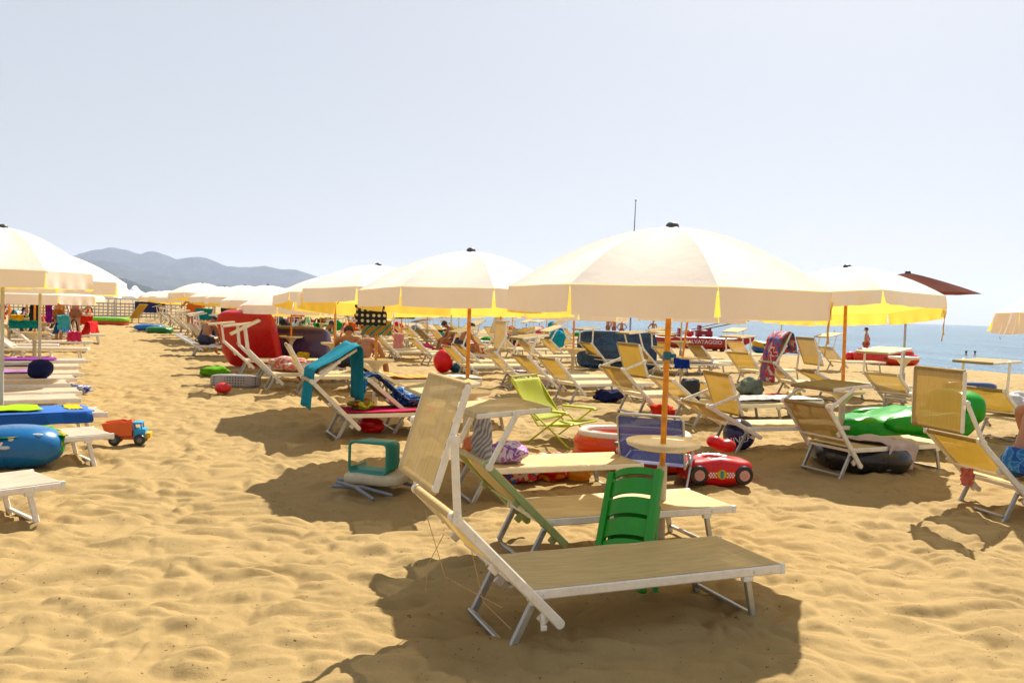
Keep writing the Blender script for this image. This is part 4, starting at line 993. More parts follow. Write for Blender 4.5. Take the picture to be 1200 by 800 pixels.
on_bed('towel', 'pink and white striped towel hanging over a sunbed beside the pole', t5, [(.2, .305), (.5, .31), (.8, .305)], .56, pattern_mat('pink stripes', [(.55, .42, .4), (.42, .26, .24), (.6, .55, .5), (.45, .3, .28)], 'stripe', 8), seed=22)
cloth_thing('towel', 'pink striped towel end hanging to the sand beside the brown pole', 'towel', [(.1, .31), (-.25, .31), (-.31, .27), (-.33, .05)], .62, MATS['pink stripes'], on_lounger(t5, .75), t5.rotation_euler.z + rad(90), seed=24)
t9 = LL[17]
on_bed('towel', 'pale blue towel on the sunbed at the right edge', t9, [(.0, .42), (.25, .33), (.7, .305), (1.1, .305)], .58, pattern_mat('pool blue', [(.06, .28, .5), (.3, .5, .6), (.04, .2, .45), (.55, .6, .62)], 'blotch', 4), seed=26)
heap('beach_bag', 'white bag on the pale blue towel', 'bag', on_lounger(t9, .35, .31), (.2, .16, .15), cloth('bag white', (.6, .6, .62)), seed=47)

# floats
t = G(1012, 552)
o = ring_tube(.36, .36, .14, fn=lambda q: Vector((q.x, q.y, max(-.125, q.z)))).build('rubber_ring', vinyl('black rubber', (.012, .012, .013), 0), ang=180, loc=(t.x + .1, t.y + .32, t.z + .12)); tag(o, 'black rubber ring lying under the sunbed with the grey towel', 'swim ring', 'inflatables on the sand')
g = G(1080, 533); GV = vinyl('emerald', (.0, .36, .045), .3)
def croc(q):
    x = q.x
    z = q.z * (1 + .18 * math.cos(x * 21) * (1 if q.z > 0 else 0) * .25)
    lift = .30 * max(0, (x - .15) / .75) ** 1.6 + .05 * max(0, (-x - .5)) + .10 * math.exp(-((x + .05) / .22) ** 2)
    return Vector((x, q.y * (1 - .18 * abs(x)), z + lift))
t = thing('lilo', 'big glossy green inflatable lounger with one raised end behind a sunbed', 'inflatable lounger', (g.x + .05, g.y + .55, g.z + .20), rad(8), 'inflatables on the sand')
MB().blob((0, 0, 0), .90, .42, .21, .55, .5, 60, 26, croc).build('mattress', GV, t, ang=180)
MB().blob((.66, 0, .32), .20, .40, .22, .7, .5, 30, 18).build('headrest', GV, t, ang=180)
for s_ in (-1, 1): MB().blob((.05, s_ * .38, .14), .55, .10, .12, .7, .6, 30, 16, lambda q: Vector((q.x, q.y, q.z + .18 * max(0, q.x) ** 1.3))).build('side_tube', GV, t, ang=180)
def airbed(name, label, u, v, l, h, d, m, rz, tilt=8, ribs=5, group='inflatables on the sand', e=.35):
    p = G(u, v)
    t = MB().blob((0, 0, h / 2), l / 2, d / 2, h / 2, e, e, 54, 30, lambda q: Vector((q.x, q.y * (1 + .10 * math.cos(q.z / h * 2 * math.pi * ribs)), q.z))).build(name, m, ang=180, loc=p, rot=(rad(-tilt), 0, rad(rz)))
    return tag(t, label, 'airbed', group)
airbed('airbed', 'large dark blue patterned airbed standing on its edge behind the sunbeds', 722, 433, 2.05, 1.0, .26, pattern_mat('navy palms', [(.006, .022, .06), (.01, .035, .09), (.02, .07, .12), (.008, .03, .07)], 'blotch', 6, .4, .05), -6)
airbed('airbed', 'long dark purple airbed standing on its edge behind a pole', 342, 428, 1.75, .92, .40, vinyl('aubergine', (.055, .035, .10), .05), -12)
o = airbed('airbed', 'big red airbed leaning behind three sunbeds', 288, 452, 1.45, 1.32, .30, vinyl('airbed red', (.50, .012, .012), .15), -20, -20, 4); o.location.y += 4.6; o.location.x -= 1.25; o.location.z = gz(o.location.x, o.location.y)
p = G(276, 453); o = MB().blob((0, 0, .10), .42, .11, .11, .4, .9, 40, 18).build('bolster', pattern_mat('dotted grey', [(.03, .03, .03), (.36, .35, .36), (.40, .39, .40)], 'dots', 22), ang=180, loc=p, rot=(0, 0, rad(4))); tag(o, 'grey dotted roll lying on the sand before the red airbed', 'bolster')
heap('cloth', 'green cloth bundle on the sand left of the dotted roll', 'cloth', G(252, 441), (.26, .16, .11), cloth('grass green', (.14, .34, .02)), seed=51)
o = MB().blob((0, 0, .09), .13, .11, .085).build('toy_bucket', plastic('toy red', (.5, .012, .03)), loc=G(261, 461)); tag(o, 'small red toy lying below the dotted roll', 'toy')
heap('towel_bundle', 'pink crumpled towels on the sunbed behind the dotted roll', 'towel', G(333, 456) + Vector((0, .4, .28)), (.34, .25, .13), pattern_mat('pink mix', [(.5, .12, .10), (.6, .4, .35), (.5, .15, .12), (.6, .5, .45)], 'blotch', 6), seed=53)
heap('beach_bag', 'coral red bag beside the steep backrest', 'bag', G(362, 448), (.20, .16, .20), cloth('coral', (.50, .09, .06)), seed=55)
heap('toy_bag', 'yellow cloth on the coral red bag', 'cloth', G(352, 448) + Vector((0, .1, .42)), (.12, .10, .07), cloth('sun yellow', (.6, .38, .01)), seed=57)
for lb, u, v, s, c, sd in (('blue inflatable lying beside the walkway far down the beach', 176, 387, (.65, .5, .16), (.01, .14, .42), 61), ('dark green inflatable lying beside the walkway far down the beach', 187, 390.5, (.55, .4, .16), (.0, .16, .05), 63), ('red rubber float under the sunbeds near the sea', 525, 412, (.35, .25, .25), (.55, .02, .012), 65), ('teal float lying under the sunbeds near the sea', 553, 411, (.5, .3, .22), (.0, .10, .13), 67)):
    heap('float', lb, 'pool float', G(u, v), s, vinyl('float %d' % sd, c), seed=sd, rough=.12, group='inflatables on the sand', e=.6)
rb = G(519, 436); o = MB().blob((0, 0, .25), .22, .22, .27, 1, 1).build('beach_ball', vinyl('bag red', (.62, .03, .01)), ang=180, loc=rb); tag(o, 'large plain red ball behind a golden backed sunbed', 'ball')
heap('float', 'teal float lying beside the large red ball', 'pool float', G(541, 436), (.3, .2, .12), vinyl('float 67', (.0, .10, .13)), seed=69, rough=.15, group='inflatables on the sand')
# shallow yellow chair and board far down the walkway
p = G(157, 378); YEL = plastic('yellow', (.60, .38, .01))
t = thing('deck_chair', 'yellow plastic lounger with a steep back far down the walkway', 'beach chair', p, rad(150))
MB().bar((0, 0, .3), (-.9, 0, 1.15), .6, .06).build('backrest', YEL, t); MB().bar((0, 0, .3), (.6, 0, .32), .6, .06).build('seat', YEL, t)
for x in (-.1, .5):
    for y in (-.26, .26): MB().bar((x, y, .3), (x, y, -.02), .05, .05, (1, 0, 0)).build('leg', YEL, t)
p = G(129, 380.5); t = thing('lilo', 'lime and orange airbed lying on the walkway sand', 'airbed', p, 0, 'inflatables on the sand')
MB().blob((0, 0, .30), 1.0, .5, .12, .4, .4).build('upper_mattress', vinyl('lime top', (.22, .55, .02)), t); MB().blob((0, 0, .11), .95, .5, .12, .4, .4).build('lower_mattress', vinyl('orange', (.62, .10, .006)), t)

# ------------------------------------------------------------------ left block: towels, toy truck, float
b1, b2, b3 = LBED[0], LBED[1], LBED[2]
on_bed('towel', 'green and orange printed towel over the sunbed beside the toy truck', b2, [(-.2, .40), (.2, .33), (.7, .315), (1.18, .31)], .64, pattern_mat('jungle print', [(.01, .16, .02), (.02, .26, .03), (.60, .28, .01), (.01, .2, .03)], 'blotch', 4), seed=28, rip=.03, group='towels of the left block')
cloth_thing('towel', 'green towel corner hanging to the sand beside the blue float', 'towel', [(.10, .315), (-.26, .318), (-.32, .27), (-.345, .16)], .34, MATS['jungle print'], on_lounger(b2, 1.02), b2.rotation_euler.z + rad(90), seed=30, rip=.03, group='towels of the left block', taper=.3)
BT = pattern_mat('sea blue', [(.006, .10, .38), (.008, .13, .45)], 'blotch', 3)
bt_ = on_bed('towel', 'blue beach towel with a yellow print hanging over a sunbed end', b3, [(-.1, .36), (.4, .312), (1.0, .312), (1.45, .312)], .68, BT, seed=33, rip=.012, group='towels of the left block')
cloth_thing('towel_print', 'x', 'x', [(0, 0), (.16, 0)], .42, cloth('print yellow', (.62, .45, .02)), (1.22, .05, .325), 0, seed=35, rip=.008).parent = bt_
q = [c for c in kids(bt_)][0]
del q['label']; del q['category']
cloth_thing('towel', 'side of the blue towel hanging below the sunbed rail', 'towel', [(0, .315), (-.33, .318), (-.345, .29), (-.35, .19)], 1.5, BT, on_lounger(b3, .68), b3.rotation_euler.z + rad(90), seed=37, rip=.01, group='towels of the left block')
on_bed('towel', 'lime green towel crumpled on top of the blue towel', b3, [(-.3, .42), (.1, .36), (.5, .35), (.95, .335)], .46, cloth('lime towel', (.34, .55, .04)), seed=39, rip=.03, group='towels of the left block')
p = G(12, 551); BV = vinyl('azure', (.0, .135, .33), .1)
t = thing('whale_float', 'large glossy blue inflatable with white patches at the left edge', 'pool float', (p.x - .02, p.y + .14, p.z + .20), rad(18), 'inflatables on the sand')
MB().blob((0, 0, 0), .40, .26, .205, .85, .85, 44, 26).build('body', BV, t, ang=180)
for x, z, w_, h_ in ((.0, .10, .05, .035), (.17, .13, .16, .03), (-.05, .03, .10, .035), (-.14, -.06, .09, .045)):
    yy = -.26 * math.sqrt(max(0, 1 - (x / .4) ** 2 - (z / .205) ** 2)) - .016
    MB().blob((x, yy + .012, z), w_ / 2, .018, h_ / 2, .8, .8, 20, 10).build('white_patch', vinyl('patch white', (.6, .66, .7)), t)
p = G(150, 520); t = thing('toy_truck', 'orange and blue toy dump truck on the sand beside the sunbed', 'toy truck', p, rad(16))
ORP = plastic('toy orange', (.62, .13, .004)); BLP = plastic('toy blue', (.02, .26, .48)); YLP = plastic('toy yellow', (.62, .38, .01))
mb = MB()
out_ = [(-.20, .10), (.05, .10), (.055, .265), (-.02, .25), (-.06, .262), (-.25, .235)]
for y0, y1 in ((-.10, -.085), (.085, .10)): mb.prism(out_, y0, y1)
mb.prism([(-.20, .10), (-.187, .10), (-.237, .235), (-.25, .235)], -.085, .085); mb.prism([(.05, .10), (.055, .265), (.04, .265), (.035, .10)], -.085, .085); mb.box((-.08, 0, .106), (.25, .17, .012))
mb.build('tipper', ORP, t, ang=30)
MB().box((-.02, 0, .075), (.42, .13, .035), b=.008).build('chassis', ORP, t)
mb = MB(); mb.box((.125, 0, .13), (.12, .17, .09), b=.015); mb.box((.10, 0, .235), (.10, .165, .02), b=.006)
for x in (.06, .145):
    for y in (-.075, .075): mb.bar((x, y, .16), (x - .008, y, .235), .014, .014)
mb.build('cab', BLP, t); MB().box((.205, 0, .10), (.06, .15, .06), b=.012).build('bonnet', YLP, t)
for x in (-.12, .13):
    for y in (-1, 1):
        w_ = MB().lathe([(0, -.022), (.035, -.022), (.055, -.018), (.060, -.008), (.060, .008), (.055, .018), (.035, .022), (0, .022)], 22).build('wheel', plastic('tyre black', (.015, .015, .016)), t, loc=(x, y * .10, .058), rot=(rad(90), 0, 0))
        MB().lathe([(0, -.026), (.028, -.026), (.028, .026), (0, .026)], 16).build('hub', plastic('toy grey', (.12, .12, .12)), w_)
heap('beach_bag', 'navy bag standing on a white framed sunbed of the left block', 'bag', on_lounger(LBED[6], 1.15, .28), (.17, .14, .15), cloth('navy', (.012, .016, .07)), seed=71, rough=.12)
heap('cloth', 'blue and white cloth under a white framed sunbed', 'cloth', G(82, 461), (.30, .12, .08), pattern_mat('blue white', [(.03, .06, .3), (.55, .55, .6), (.04, .08, .35), (.6, .6, .62)], 'blotch', 7), seed=73)
for k, (lb, u, v, Y, wd_, hg, c) in enumerate((('turquoise towel hanging over a raised back in the left block', 74, 371, 19, .26, .30, (.10, .38, .46)), ('pink towel hanging over a sunbed in the left block', 87, 390, 19, .30, .20, (.50, .06, .14)), ('dark navy towel hanging from a pole in the left block', 41, 352, 18, .20, .55, (.02, .02, .045)), ('purple towel hanging behind the poles of the left block', 57, 356, 22, .16, .5, (.16, .02, .20)), ('red towel hanging under the low umbrella of the left block', 2, 357, 19, .14, .35, (.45, .02, .03)), ('orange red towels piled at the far end of the left block', 102, 371, 26, .36, .25, (.55, .06, .01)), ('yellow towel on a rail in the left block', 20, 370, 20, .26, .18, (.6, .36, .03)), ('teal towel stretched between poles of the left block', 27, 377, 17, .5, .14, (.02, .26, .30)))):
    p = D(u, v, Y); cloth_thing('towel', lb, 'towel', [(.03, 0), (.0, .02), (-.03, -.05), (-.05, -hg)], wd_, cloth('hung %d' % k, c), p, rad(-80 + 15 * k % 40), seed=80 + k, rip=.03, group='towels of the left block')
for k, (lb, i, c) in enumerate((('purple towel spread on a white framed sunbed', 9, (.20, .03, .24)), ('violet towel spread on a white framed sunbed behind the navy bag', 7, (.30, .16, .34)), ('charcoal towel spread on the grey slung sunbed', 8, (.10, .08, .09)))):
    on_bed('towel', lb, LBED[i], [(.1, .305), (.6, .302), (1.1, .305)], .6, cloth('spread %d' % k, c), seed=90 + k, group='towels of the left block')

# ------------------------------------------------------------------ people
def copy_tree(o, parent=None):
    c = o.copy(); COL.objects.link(c)
    if parent is not None: c.parent = parent
    for ch in [k for k in bpy.data.objects if k.parent == o]: copy_tree(ch, c)
    return c
SHORTB = pattern_mat('blue white shorts', [(.02, .12, .42), (.03, .16, .46), (.10, .24, .5), (.01, .08, .34)], 'blotch', 14)
STRAD = dict(SIT); STRAD.update(pelvis=(0, 0, .13), chest=(.10, 0, .47), neck=(.20, 0, .65), head=(.27, 0, .77), shL=(.12, .20, .58), shR=(.12, -.20, .58), elL=(.28, .30, .34), wrL=(.44, .22, .20), elR=(.26, -.31, .33), wrR=(.44, -.24, .20),
    hpL=(.03, .12, .11), hpR=(.03, -.12, .11), knL=(.38, .33, .13), knR=(.38, -.33, .13), anL=(.34, .38, -.22), anR=(.34, -.38, -.22), toeL=(.50, .42, -.27), toeR=(.50, -.42, -.27))
person('man in blue and white swim shorts sitting astride the sunbed at the right edge', on_lounger(M3, .43, .285), M3.rotation_euler.z, STRAD, SKIN2, SHORTB, fingers=True)
BOW = dict(SIT); BOW.update(chest=(.10, 0, .42), neck=(.24, 0, .56), head=(.34, 0, .64), shL=(.13, .20, .50), shR=(.13, -.20, .50), elL=(.32, .22, .22), elR=(.32, -.22, .22), wrL=(.50, .10, .16), wrR=(.50, -.10, .16), face=(.7, 0, -.7))
SEATED = person('bare-backed tanned man sitting with bowed head on the grey blue sunbed', on_lounger(MANBED, .30, .30), rad(66), BOW, SKIN, cloth('dark shorts', (.05, .05, .08)))
AKIM = dict(STAND); AKIM.update(elL=(-.10, .40, 1.16), wrL=(.02, .22, .98), elR=(-.10, -.40, 1.16), wrR=(.02, -.22, .98))
kp = G(1040, 428.5)
pw = Vector(((1015 - 600) / F * (kp.y + 1.0), kp.y + 1.0, 0)); pw.z = gz(pw.x, pw.y)
STOOD = person('bather with hands on hips standing at the water behind the orange kayak', pw, rad(150), AKIM, SKIN2, cloth('tan trunks', (.30, .14, .08)), scale=.86)
for k, (lb, u, Y, sc, rz, src) in enumerate((('tanned bather standing beyond the dark blue airbed, left of a pair', 712, 52, .92, 200, 1), ('tanned bather standing beyond the dark blue airbed, right of a pair', 719, 52.5, .9, 20, 1), ('small bather beyond the dark blue airbed, head only showing', 728, 55, .85, 90, 1), ('bather standing beyond the level sunshades left of the banded pole', 765, 53, .92, -60, 1), ('person sitting under the umbrella with the polka dot towel', 425, 14.6, 1, 60, 0), ('person in shade left of the polka dot towel', 408, 15.5, 1, 100, 0), ('person sitting in shade behind the purple airbed', 372, 21, 1, 10, 0), ('person sitting far along the walkway row', 268, 26, 1, 160, 0), ('person standing in shade far along the walkway row', 222, 36, 1, 70, 1), ('person standing under the low umbrella of the left block', 68, 25, 1, 60, 1), ('person standing in the far left block beside the orange towels', 88, 27, 1, 260, 1), ('person sitting in the seaward rows left of the brown pole', 540, 24, 1, 30, 0), ('person sitting low beside the tilted sunshades by the sea', 533, 26, 1, 200, 0))):
    c = copy_tree(STOOD if src else SEATED); x = (u - 600) / F * Y
    c.location = (x, Y, gz(x, Y) + (0 if src else .30)); c.rotation_euler.z = rad(rz); c.scale = (sc / (.86 if src else 1),) * 3 if src else (sc,) * 3
    tag(c, lb, 'person')
for k, (lb, u, v) in enumerate((('swimmer in the sea, left head of two close together', 1132, 413.5), ('swimmer in the sea, right head of two close together', 1142.5, 413.5), ('lone swimmer far out under the right hand umbrella', 1172, 396), ('lone swimmer far out behind the orange brown pole', 978, 388.5), ('swimmer beyond the dotted mat', 617, 381), ('swimmer out from the pale folded sunshade', 632, 380.5))):
    d = ray(u, v); t_ = (SEA_Z + .12 - H) / d.z
    c = copy_tree(STOOD); c.location = (d.x * t_, d.y * t_, SEA_Z - 1.22); c.rotation_euler.z = k; tag(c, lb, 'swimmer', 'swimmers')

# ------------------------------------------------------------------ boats at the waterline
p = G(818, 410); HR = vinyl('lifeboat red', (.30, .008, .022), 0)
t = thing('rescue_boat', 'dark red twin-hulled rescue rowing boat with white lettering on the shore', 'boat', (p.x, p.y, p.z), rad(-2))
def hullf(q): return Vector((q.x, q.y, q.z * (1 - .25 * abs(q.x / 2.5)) + .32 * max(0, (q.x - 1.1) / 1.4) ** 2 + .16 * max(0, (-q.x - 1.4) / 1.1) ** 2))
for y in (-.62, .62): MB().blob((0, y, .36), 2.55, .22, .30, .5, .75, 44, 18, hullf).build('hull', HR, t, ang=180)
for x in (-1.2, 0, 1.1): MB().box((x, 0, .60), (.28, 1.5, .06), b=.02).build('thwart', mat('boat deck', (.40, .06, .05), .5), t)
mb = MB(); mb.box((.25, 0, .80), (.75, .62, .34), b=.05); mb.box((.02, 0, 1.02), (.12, .6, .42), b=.04); mb.box((.48, 0, .98), (.16, .6, .24), b=.04); mb.build('seat', mat('boat seat', (.22, .01, .03), .5), t)
mb = MB(); mb.box((-.95, 0, .78), (.10, .55, .55), b=.03); mb.build('seat_back', mat('boat seat', (.22, .01, .03), .5), t)
MB().box((.18, -.325, .70), (.16, .01, .14)).build('plate', mat('white print', (.75, .75, .75), .4), t)
for sy in (-1, 1):
    mb = MB(); mb.tube([(-1.9, sy * .45, .55), (2.1, sy * 1.6, 1.55)], .028, 8); mb.bar((-1.9, sy * .45, .55), (-2.5, sy * .28, .40), .03, .14); mb.build('oar', mat('oar wood', (.12, .08, .06), .6), t)
MB().blob((-.45, -.1, .80), .20, .18, .17).build('buoy', vinyl('buoy red', (.62, .04, .02), 0), t, ang=180)
MB().blob((-1.55, 0, .66), .45, .5, .07, .4, .4).build('cushion', cloth('sun yellow', (.6, .38, .01)), t)
me = text_mesh('SALVATAGGIO', .26, .004); me.materials.append(mat('white print', (.75, .75, .75), .4)); link('lettering', me, t, (.1, -.848, .42), (rad(90), 0, 0))
for x in (.7, 1.05): MB().lathe([(0, -.05), (.12, -.05), (.14, 0), (.12, .05), (0, .05)], 16).build('wheel', DARK, t, loc=(x, -.55, .10), rot=(rad(90), 0, 0))
p = G(905, 416)
t = thing('dinghy', 'yellow and blue inflatable dinghy lying at the edge of the water', 'inflatable boat', (p.x, p.y + .4, p.z), rad(-14))
bowup = lambda q: Vector((q.x, q.y, q.z + .10 * (q.x / .75) ** 2))
ring_tube(.72, .40, .19, fn=bowup).build('lower_tube', vinyl('dinghy blue', (.01, .10, .30)), t, ang=180, loc=(0, 0, .18))
ring_tube(.72, .40, .19, fn=bowup).build('upper_tube', vinyl('dinghy yellow', (.62, .42, .01)), t, ang=180, loc=(0, 0, .43))
MB().box((0, 0, .2), (1.2, .7, .06), b=.02).build('floor', vinyl('dinghy blue', (.01, .10, .30)), t)
for x in (-.3, .35): MB().blob((x, -.57, .50), .05, .03, .05).build('oarlock', DARK, t)
t = thing('kayak', 'orange red inflatable kayak lying at the edge of the water beside a bather', 'inflatable boat', (kp.x, kp.y + .2, kp.z), rad(-6))
sheer = lambda q: Vector((q.x, q.y, q.z + .16 * max(0, -q.x - .4) ** 1.5 + .05 * max(0, q.x - .7)))
ring_tube(1.05, .28, .23, fn=sheer).build('hull_tube', vinyl('kayak orange', (.62, .06, .008)), t, ang=180, loc=(0, 0, .24))
ring_tube(.92, .22, .16, fn=sheer).build('upper_tube', vinyl('kayak orange', (.62, .06, .008)), t, ang=180, loc=(0, 0, .47))
MB().box((0, 0, .2), (1.7, .4, .08), b=.03).build('floor', DARK, t)
for x in (-.15, .55): MB().blob((x, -.50, .30), .07, .03, .045).build('patch', DARK, t)
o = MB().blob((0, 0, .2), .22, .16, .2).build('buoy', vinyl('buoy red', (.62, .04, .02)), ang=180, loc=(kp.x - 1.25, kp.y + .6, kp.z + .1)); tag(o, 'red float behind the end of the orange kayak', 'float')
x = (738 - 600) / F * 40; t = thing('flagpole', 'thin tall mast rising behind the largest umbrella', 'mast', (x, 40, gz(x, 40)))
MB().tube([(0, 0, -.3), (0, 0, 4), (.05, 0, 6.9)], [.045, .035, .02], 8).build('mast', mat('mast grey', (.25, .25, .27), .5), t); MB().lathe([(0, 0), (.05, .02), (.05, .06), (0, .09)], 10).build('finial', DARK, t, loc=(.05, 0, 6.88))

# ------------------------------------------------------------------ far fence and white gazebos
FG = mat('weathered fence', (.44, .42, .42), .7, var=.2)
fa, fb_ = Vector((-37.5, 62, 0)), Vector((-23.5, 66, 0)); fl = (fb_ - fa).length; fr_ = math.atan2(fb_.y - fa.y, fb_.x - fa.x)
t = thing('fence', 'pale grey lattice fence across the far end of the walkway', 'fence', (fa.x, fa.y, gz(fa.x, fa.y)), fr_)
for k in range(9): MB().bar((fl * k / 8, 0, -.2), (fl * k / 8, 0, 1.25), .10, .10, (1, 0, 0)).build('post', FG, t)
mb = MB()
for z in (.12, .36, .60, .84, 1.08): mb.bar((0, -.06, z), (fl, -.06, z), .10, .02, (0, 1, 0))
for k in range(48): mb.bar((fl * (k + .5) / 48, -.035, .02), (fl * (k + .5) / 48, -.035, 1.16), .02, .07, (1, 0, 0))
mb.build('lattice', FG, t)
for k, (u, Y, w_, lb) in enumerate(((118, 68, 1.1, 'small white peaked gazebo above the fence, left of three'), (144, 72, 1.0, 'small white peaked gazebo above the fence, middle of three'), (157, 75, 1.6, 'white peaked gazebo above the fence, widest of three'), (88, 74, 1.4, 'white peaked gazebo far back behind the left block'))):
    x = (u - 600) / F * Y; t = thing('gazebo', lb, 'gazebo', (x, Y, gz(x, Y)), .2 * k, 'white gazebos')
    mb = MB(); a = w_; prof = [(1.0, 0), (.62, .18), (.3, .45), (.08, .85), (0.0, .95)]
    for (r1, z1), (r2, z2) in zip(prof, prof[1:]):
        for q in range(4):
            c1 = [(math.cos(rad(45 + 90 * (q + d))) * 1.414 * a, math.sin(rad(45 + 90 * (q + d))) * 1.414 * a) for d in (0, 1)]
            mb.add([(c1[0][0] * r1, c1[0][1] * r1, z1), (c1[1][0] * r1, c1[1][1] * r1, z1), (c1[1][0] * r2, c1[1][1] * r2, z2), (c1[0][0] * r2, c1[0][1] * r2, z2)], [(0, 1, 2, 3)])
    for q in range(4):
        c1 = [(math.cos(rad(45 + 90 * (q + d))) * 1.414 * a, math.sin(rad(45 + 90 * (q + d))) * 1.414 * a) for d in (0, 1)]
        mb.add([(*c1[0], 0), (*c1[1], 0), (*c1[1], -.28), (*c1[0], -.28)], [(0, 1, 2, 3)])
    solid(mb.build('roof', mat('gazebo white', (1.1, 1.08, 1.04), .8), t, loc=(0, 0, 1.75)), .02)
    for q in range(4): MB().tube([(math.cos(rad(45 + 90 * q)) * 1.35 * a, math.sin(rad(45 + 90 * q)) * 1.35 * a, z) for z in (-.2, 1.76)], .035, 8).build('leg', POLEW, t)

# ------------------------------------------------------------------ towels hung in the shade and small things of the crowded rows
HT = 'towels hung from umbrellas and sunshades'
def hung(label, u, v, Y, wd_, hg, m, rz=0, sd=0):
    p = D(u, v, Y); cloth_thing('towel', label, 'towel', [(.05, -.10), (.03, 0), (0, .015), (-.03, -.04), (-.04, -hg)], wd_, m, p, rad(90 + rz), HT, .02, sd)
POLK = pattern_mat('polka', [(.75, .70, .55), (.012, .012, .014), (.012, .012, .014)], 'dots', 13)
hung('black towel with cream polka dots hanging left of the second umbrella', 435, 360, 11.6, .42, .26, POLK, 10, 1)
hung('green orange and black striped towel below the polka dot towel', 441, 378, 11.9, .42, .18, pattern_mat('retro stripes', [(.05, .2, .15), (.55, .5, .38), (.02, .02, .02), (.55, .28, .06)], 'stripe', 5), 20, 2)
hung('plain black towel hanging left of the second umbrella pole', 476, 356, 15, .36, .27, cloth('black', (.02, .02, .022)), 0, 3)
hung('orange towel hanging beside the polka dot towel', 451, 357, 17, .22, .18, cloth('orange hung', (.60, .12, .01)), 0, 4)
hung('bright red cloth hanging under the umbrella row, left of the polka dot towel', 350, 360, 20, .32, .22, cloth('red hung', (.60, .02, .04)), 0, 5)
hung('small turquoise towel hanging far along the walkway row', 239, 362, 30, .6, .4, cloth('turquoise', (.015, .27, .36)), 0, 6)
hung('navy towels hanging at the far end of the walkway row', 176, 354, 55, 2.0, .7, cloth('navy far', (.02, .03, .10)), 0, 7)
hung('orange towel hanging far along the walkway row', 229, 357, 34, .7, .35, cloth('orange far', (.60, .16, .02)), 0, 8)
hung('dark towel hanging behind the man with bowed head', 268, 359, 28, .5, .5, cloth('black', (.02, .02, .022)), 0, 9)
hung('lime green flag by the sea behind the second umbrella', 522, 361, 40, .30, .24, cloth('flag lime', (.15, .62, .02)), 0, 10)
hung('magenta towel on a raised sunshade by the sea', 506, 363, 34, .2, .22, cloth('magenta', (.50, .01, .09)), 0, 11)
hung('red and white striped towel on a sunbed behind the second umbrella pole', 467, 392, 17, .20, .28, pattern_mat('red white', [(.55, .03, .06), (.6, .5, .5), (.5, .03, .05), (.6, .5, .5)], 'stripe', 14), 0, 12)
p = D(614, 385.5, 22)
o = cloth_thing('mat', 'white mat with yellow, red and blue spots hanging in front of the sea', 'mat', [(.0, 0), (-.01, -.15), (.0, -.30)], .62, cloth('mat white', (.46, .47, .48)), p, rad(86), seed=1, rip=.006)
for i, c in enumerate(((.5, .36, .12), (.55, .04, .03), (.02, .13, .40))):
    for j in range(2): MB().lathe([(0, -.006), (.042, -.006), (.042, .006), (0, .006)], 18).build('spot', cloth('spot%d' % i, c), o, loc=(.01, .19 - .19 * i, -.09 - .14 * j), rot=(0, rad(90), 0))
hung('blue cloth tied on the pole tray of the leaning brown pole', 799, 421, 16.4, .30, .18, cloth('royal blue', (.015, .04, .28)), 0, 13)
on_bed('towel', 'white and teal towel spread on a sunbed beyond the round pole tray', LL[11], [(.1, .305), (.6, .31), (1.2, .305), (1.5, .30)], .62, pattern_mat('white teal', [(.6, .58, .52), (.58, .56, .5), (.02, .24, .18), (.6, .58, .55)], 'stripe', 2), seed=60, group=HT)
on_bed('towel', 'black and white striped towel on the sunbed left of the lifeguard boat', LL[12], [(.1, .31), (.7, .31), (1.4, .305)], .62, pattern_mat('mono stripes', [(.6, .58, .55), (.05, .05, .06), (.6, .58, .55), (.5, .48, .45)], 'stripe', 6), seed=62, group=HT)
heap('beach_bag', 'navy bag hanging low under the sunbed beyond the round tray', 'bag', G(712, 470), (.22, .15, .11), cloth('navy', (.012, .016, .07)), seed=77)
o = MB().blob((0, 0, .13), .55, .14, .13, .5, .9).build('float', vinyl('slate blue', (.07, .10, .22)), ang=180, loc=G(1136, 462)); tag(o, 'slate blue inflatable roll behind the upright sunshade on the right', 'pool float', 'inflatables on the sand')
rng = random.Random(5)
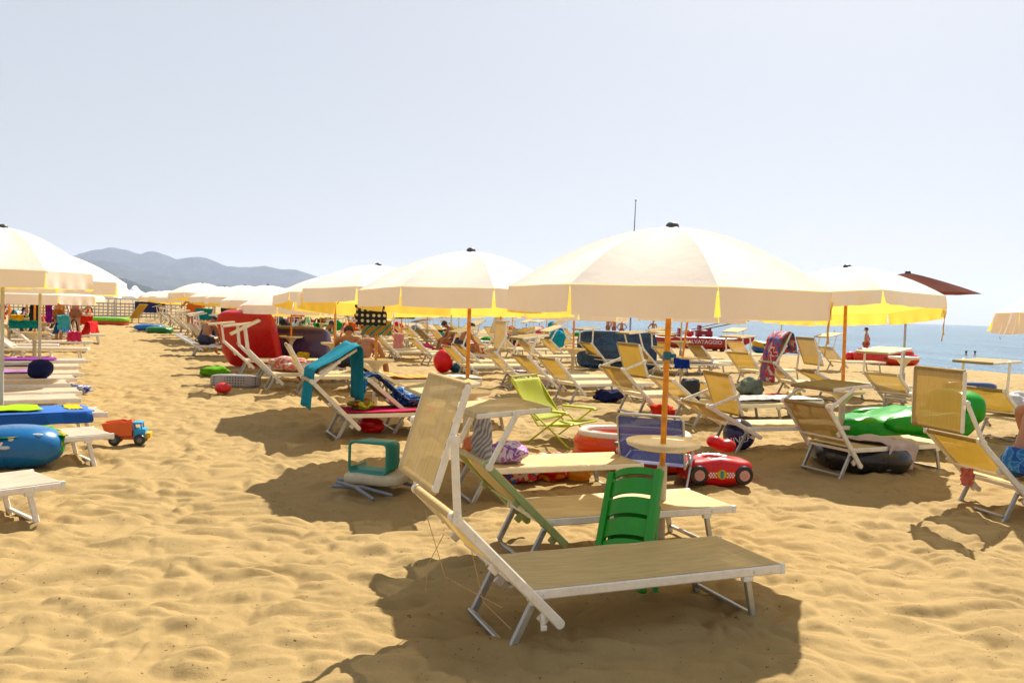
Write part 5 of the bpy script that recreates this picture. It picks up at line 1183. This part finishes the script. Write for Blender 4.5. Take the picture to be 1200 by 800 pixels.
PAL = [('red', (.5, .02, .02)), ('blue', (.02, .10, .36)), ('white', (.58, .55, .52)), ('black', (.02, .02, .022)), ('turquoise', (.02, .28, .36)), ('green', (.03, .24, .05)), ('pink', (.55, .10, .22)), ('orange', (.6, .14, .01)), ('yellow', (.6, .40, .02)), ('purple', (.16, .04, .24)), ('brown', (.14, .06, .03)), ('grey', (.2, .2, .21))]
for k in range(190):
    nm, c = PAL[rng.randrange(12)]; side = k % 4 if k < 120 else 4
    if side == 0: u, v, wh = rng.uniform(0, 108), rng.uniform(371, 408), 'in the left block'
    elif side == 4: u, v, wh = rng.uniform(225, 450), rng.uniform(374, 396), 'in the shade of the far umbrellas'; nm, c = (nm, c) if k % 3 else rng.choice((PAL[3], PAL[10], PAL[9], PAL[1]))
    elif side < 3: u, v, wh = rng.uniform(228, 432), rng.uniform(381, 412), 'among the crowded sunbeds behind the walkway row'
    else: u, v, wh = rng.uniform(430, 690), rng.uniform(389, 420), 'among the sunbeds of the seaward rows'
    p = G(u, v); s_ = rng.uniform(.16, .30)
    if k % 2: heap('beach_bag', '%s beach bag %s' % (nm, wh), 'bag', p + Vector((0, 0, rng.choice((0, .28)))), (s_, s_ * .7, s_ * rng.uniform(.6, 1.2)), cloth('bag ' + nm, c), seed=100 + k, group='beach bags of the crowded rows', rough=.25)
    else: cloth_thing('towel', '%s towel thrown over a backrest %s' % (nm, wh), 'towel', [(.12, -.30), (.06, .0), (0, .03), (-.05, -.02), (-.16, -.35)], rng.uniform(.45, .6), cloth('throw ' + nm, c), p + Vector((0, 0, .72)), rad(21 + rng.uniform(-20, 20)), 'towels of the crowded rows', .025, k)
# thin cords under the nearest sunbed
mb = MB()
for a, b, c in (((-.20, -.29, .50), (-.1, -.20, .22), (.02, -.262, .10)), ((-.26, .28, .56), (-.20, .1, .26), (-.02, -.24, .20)), ((-.18, .2, .45), (-.26, .2, .30), (-.27, .2, .16))): mb.tube([a, tuple((x + y) / 2 for x, y in zip(a, b)), b, tuple((x + y) / 2 for x, y in zip(b, c)), c], .0022, 5)
mb.build('cord', mat('twine', (.5, .36, .18), .9), F1)
mb = MB().box((.16, -.315, .15), (.022, .010, .07), b=.004); mb.box((.166, -.317, .108), (.032, .012, .026), b=.005); mb.build('hinge_bracket', ALU, F1)
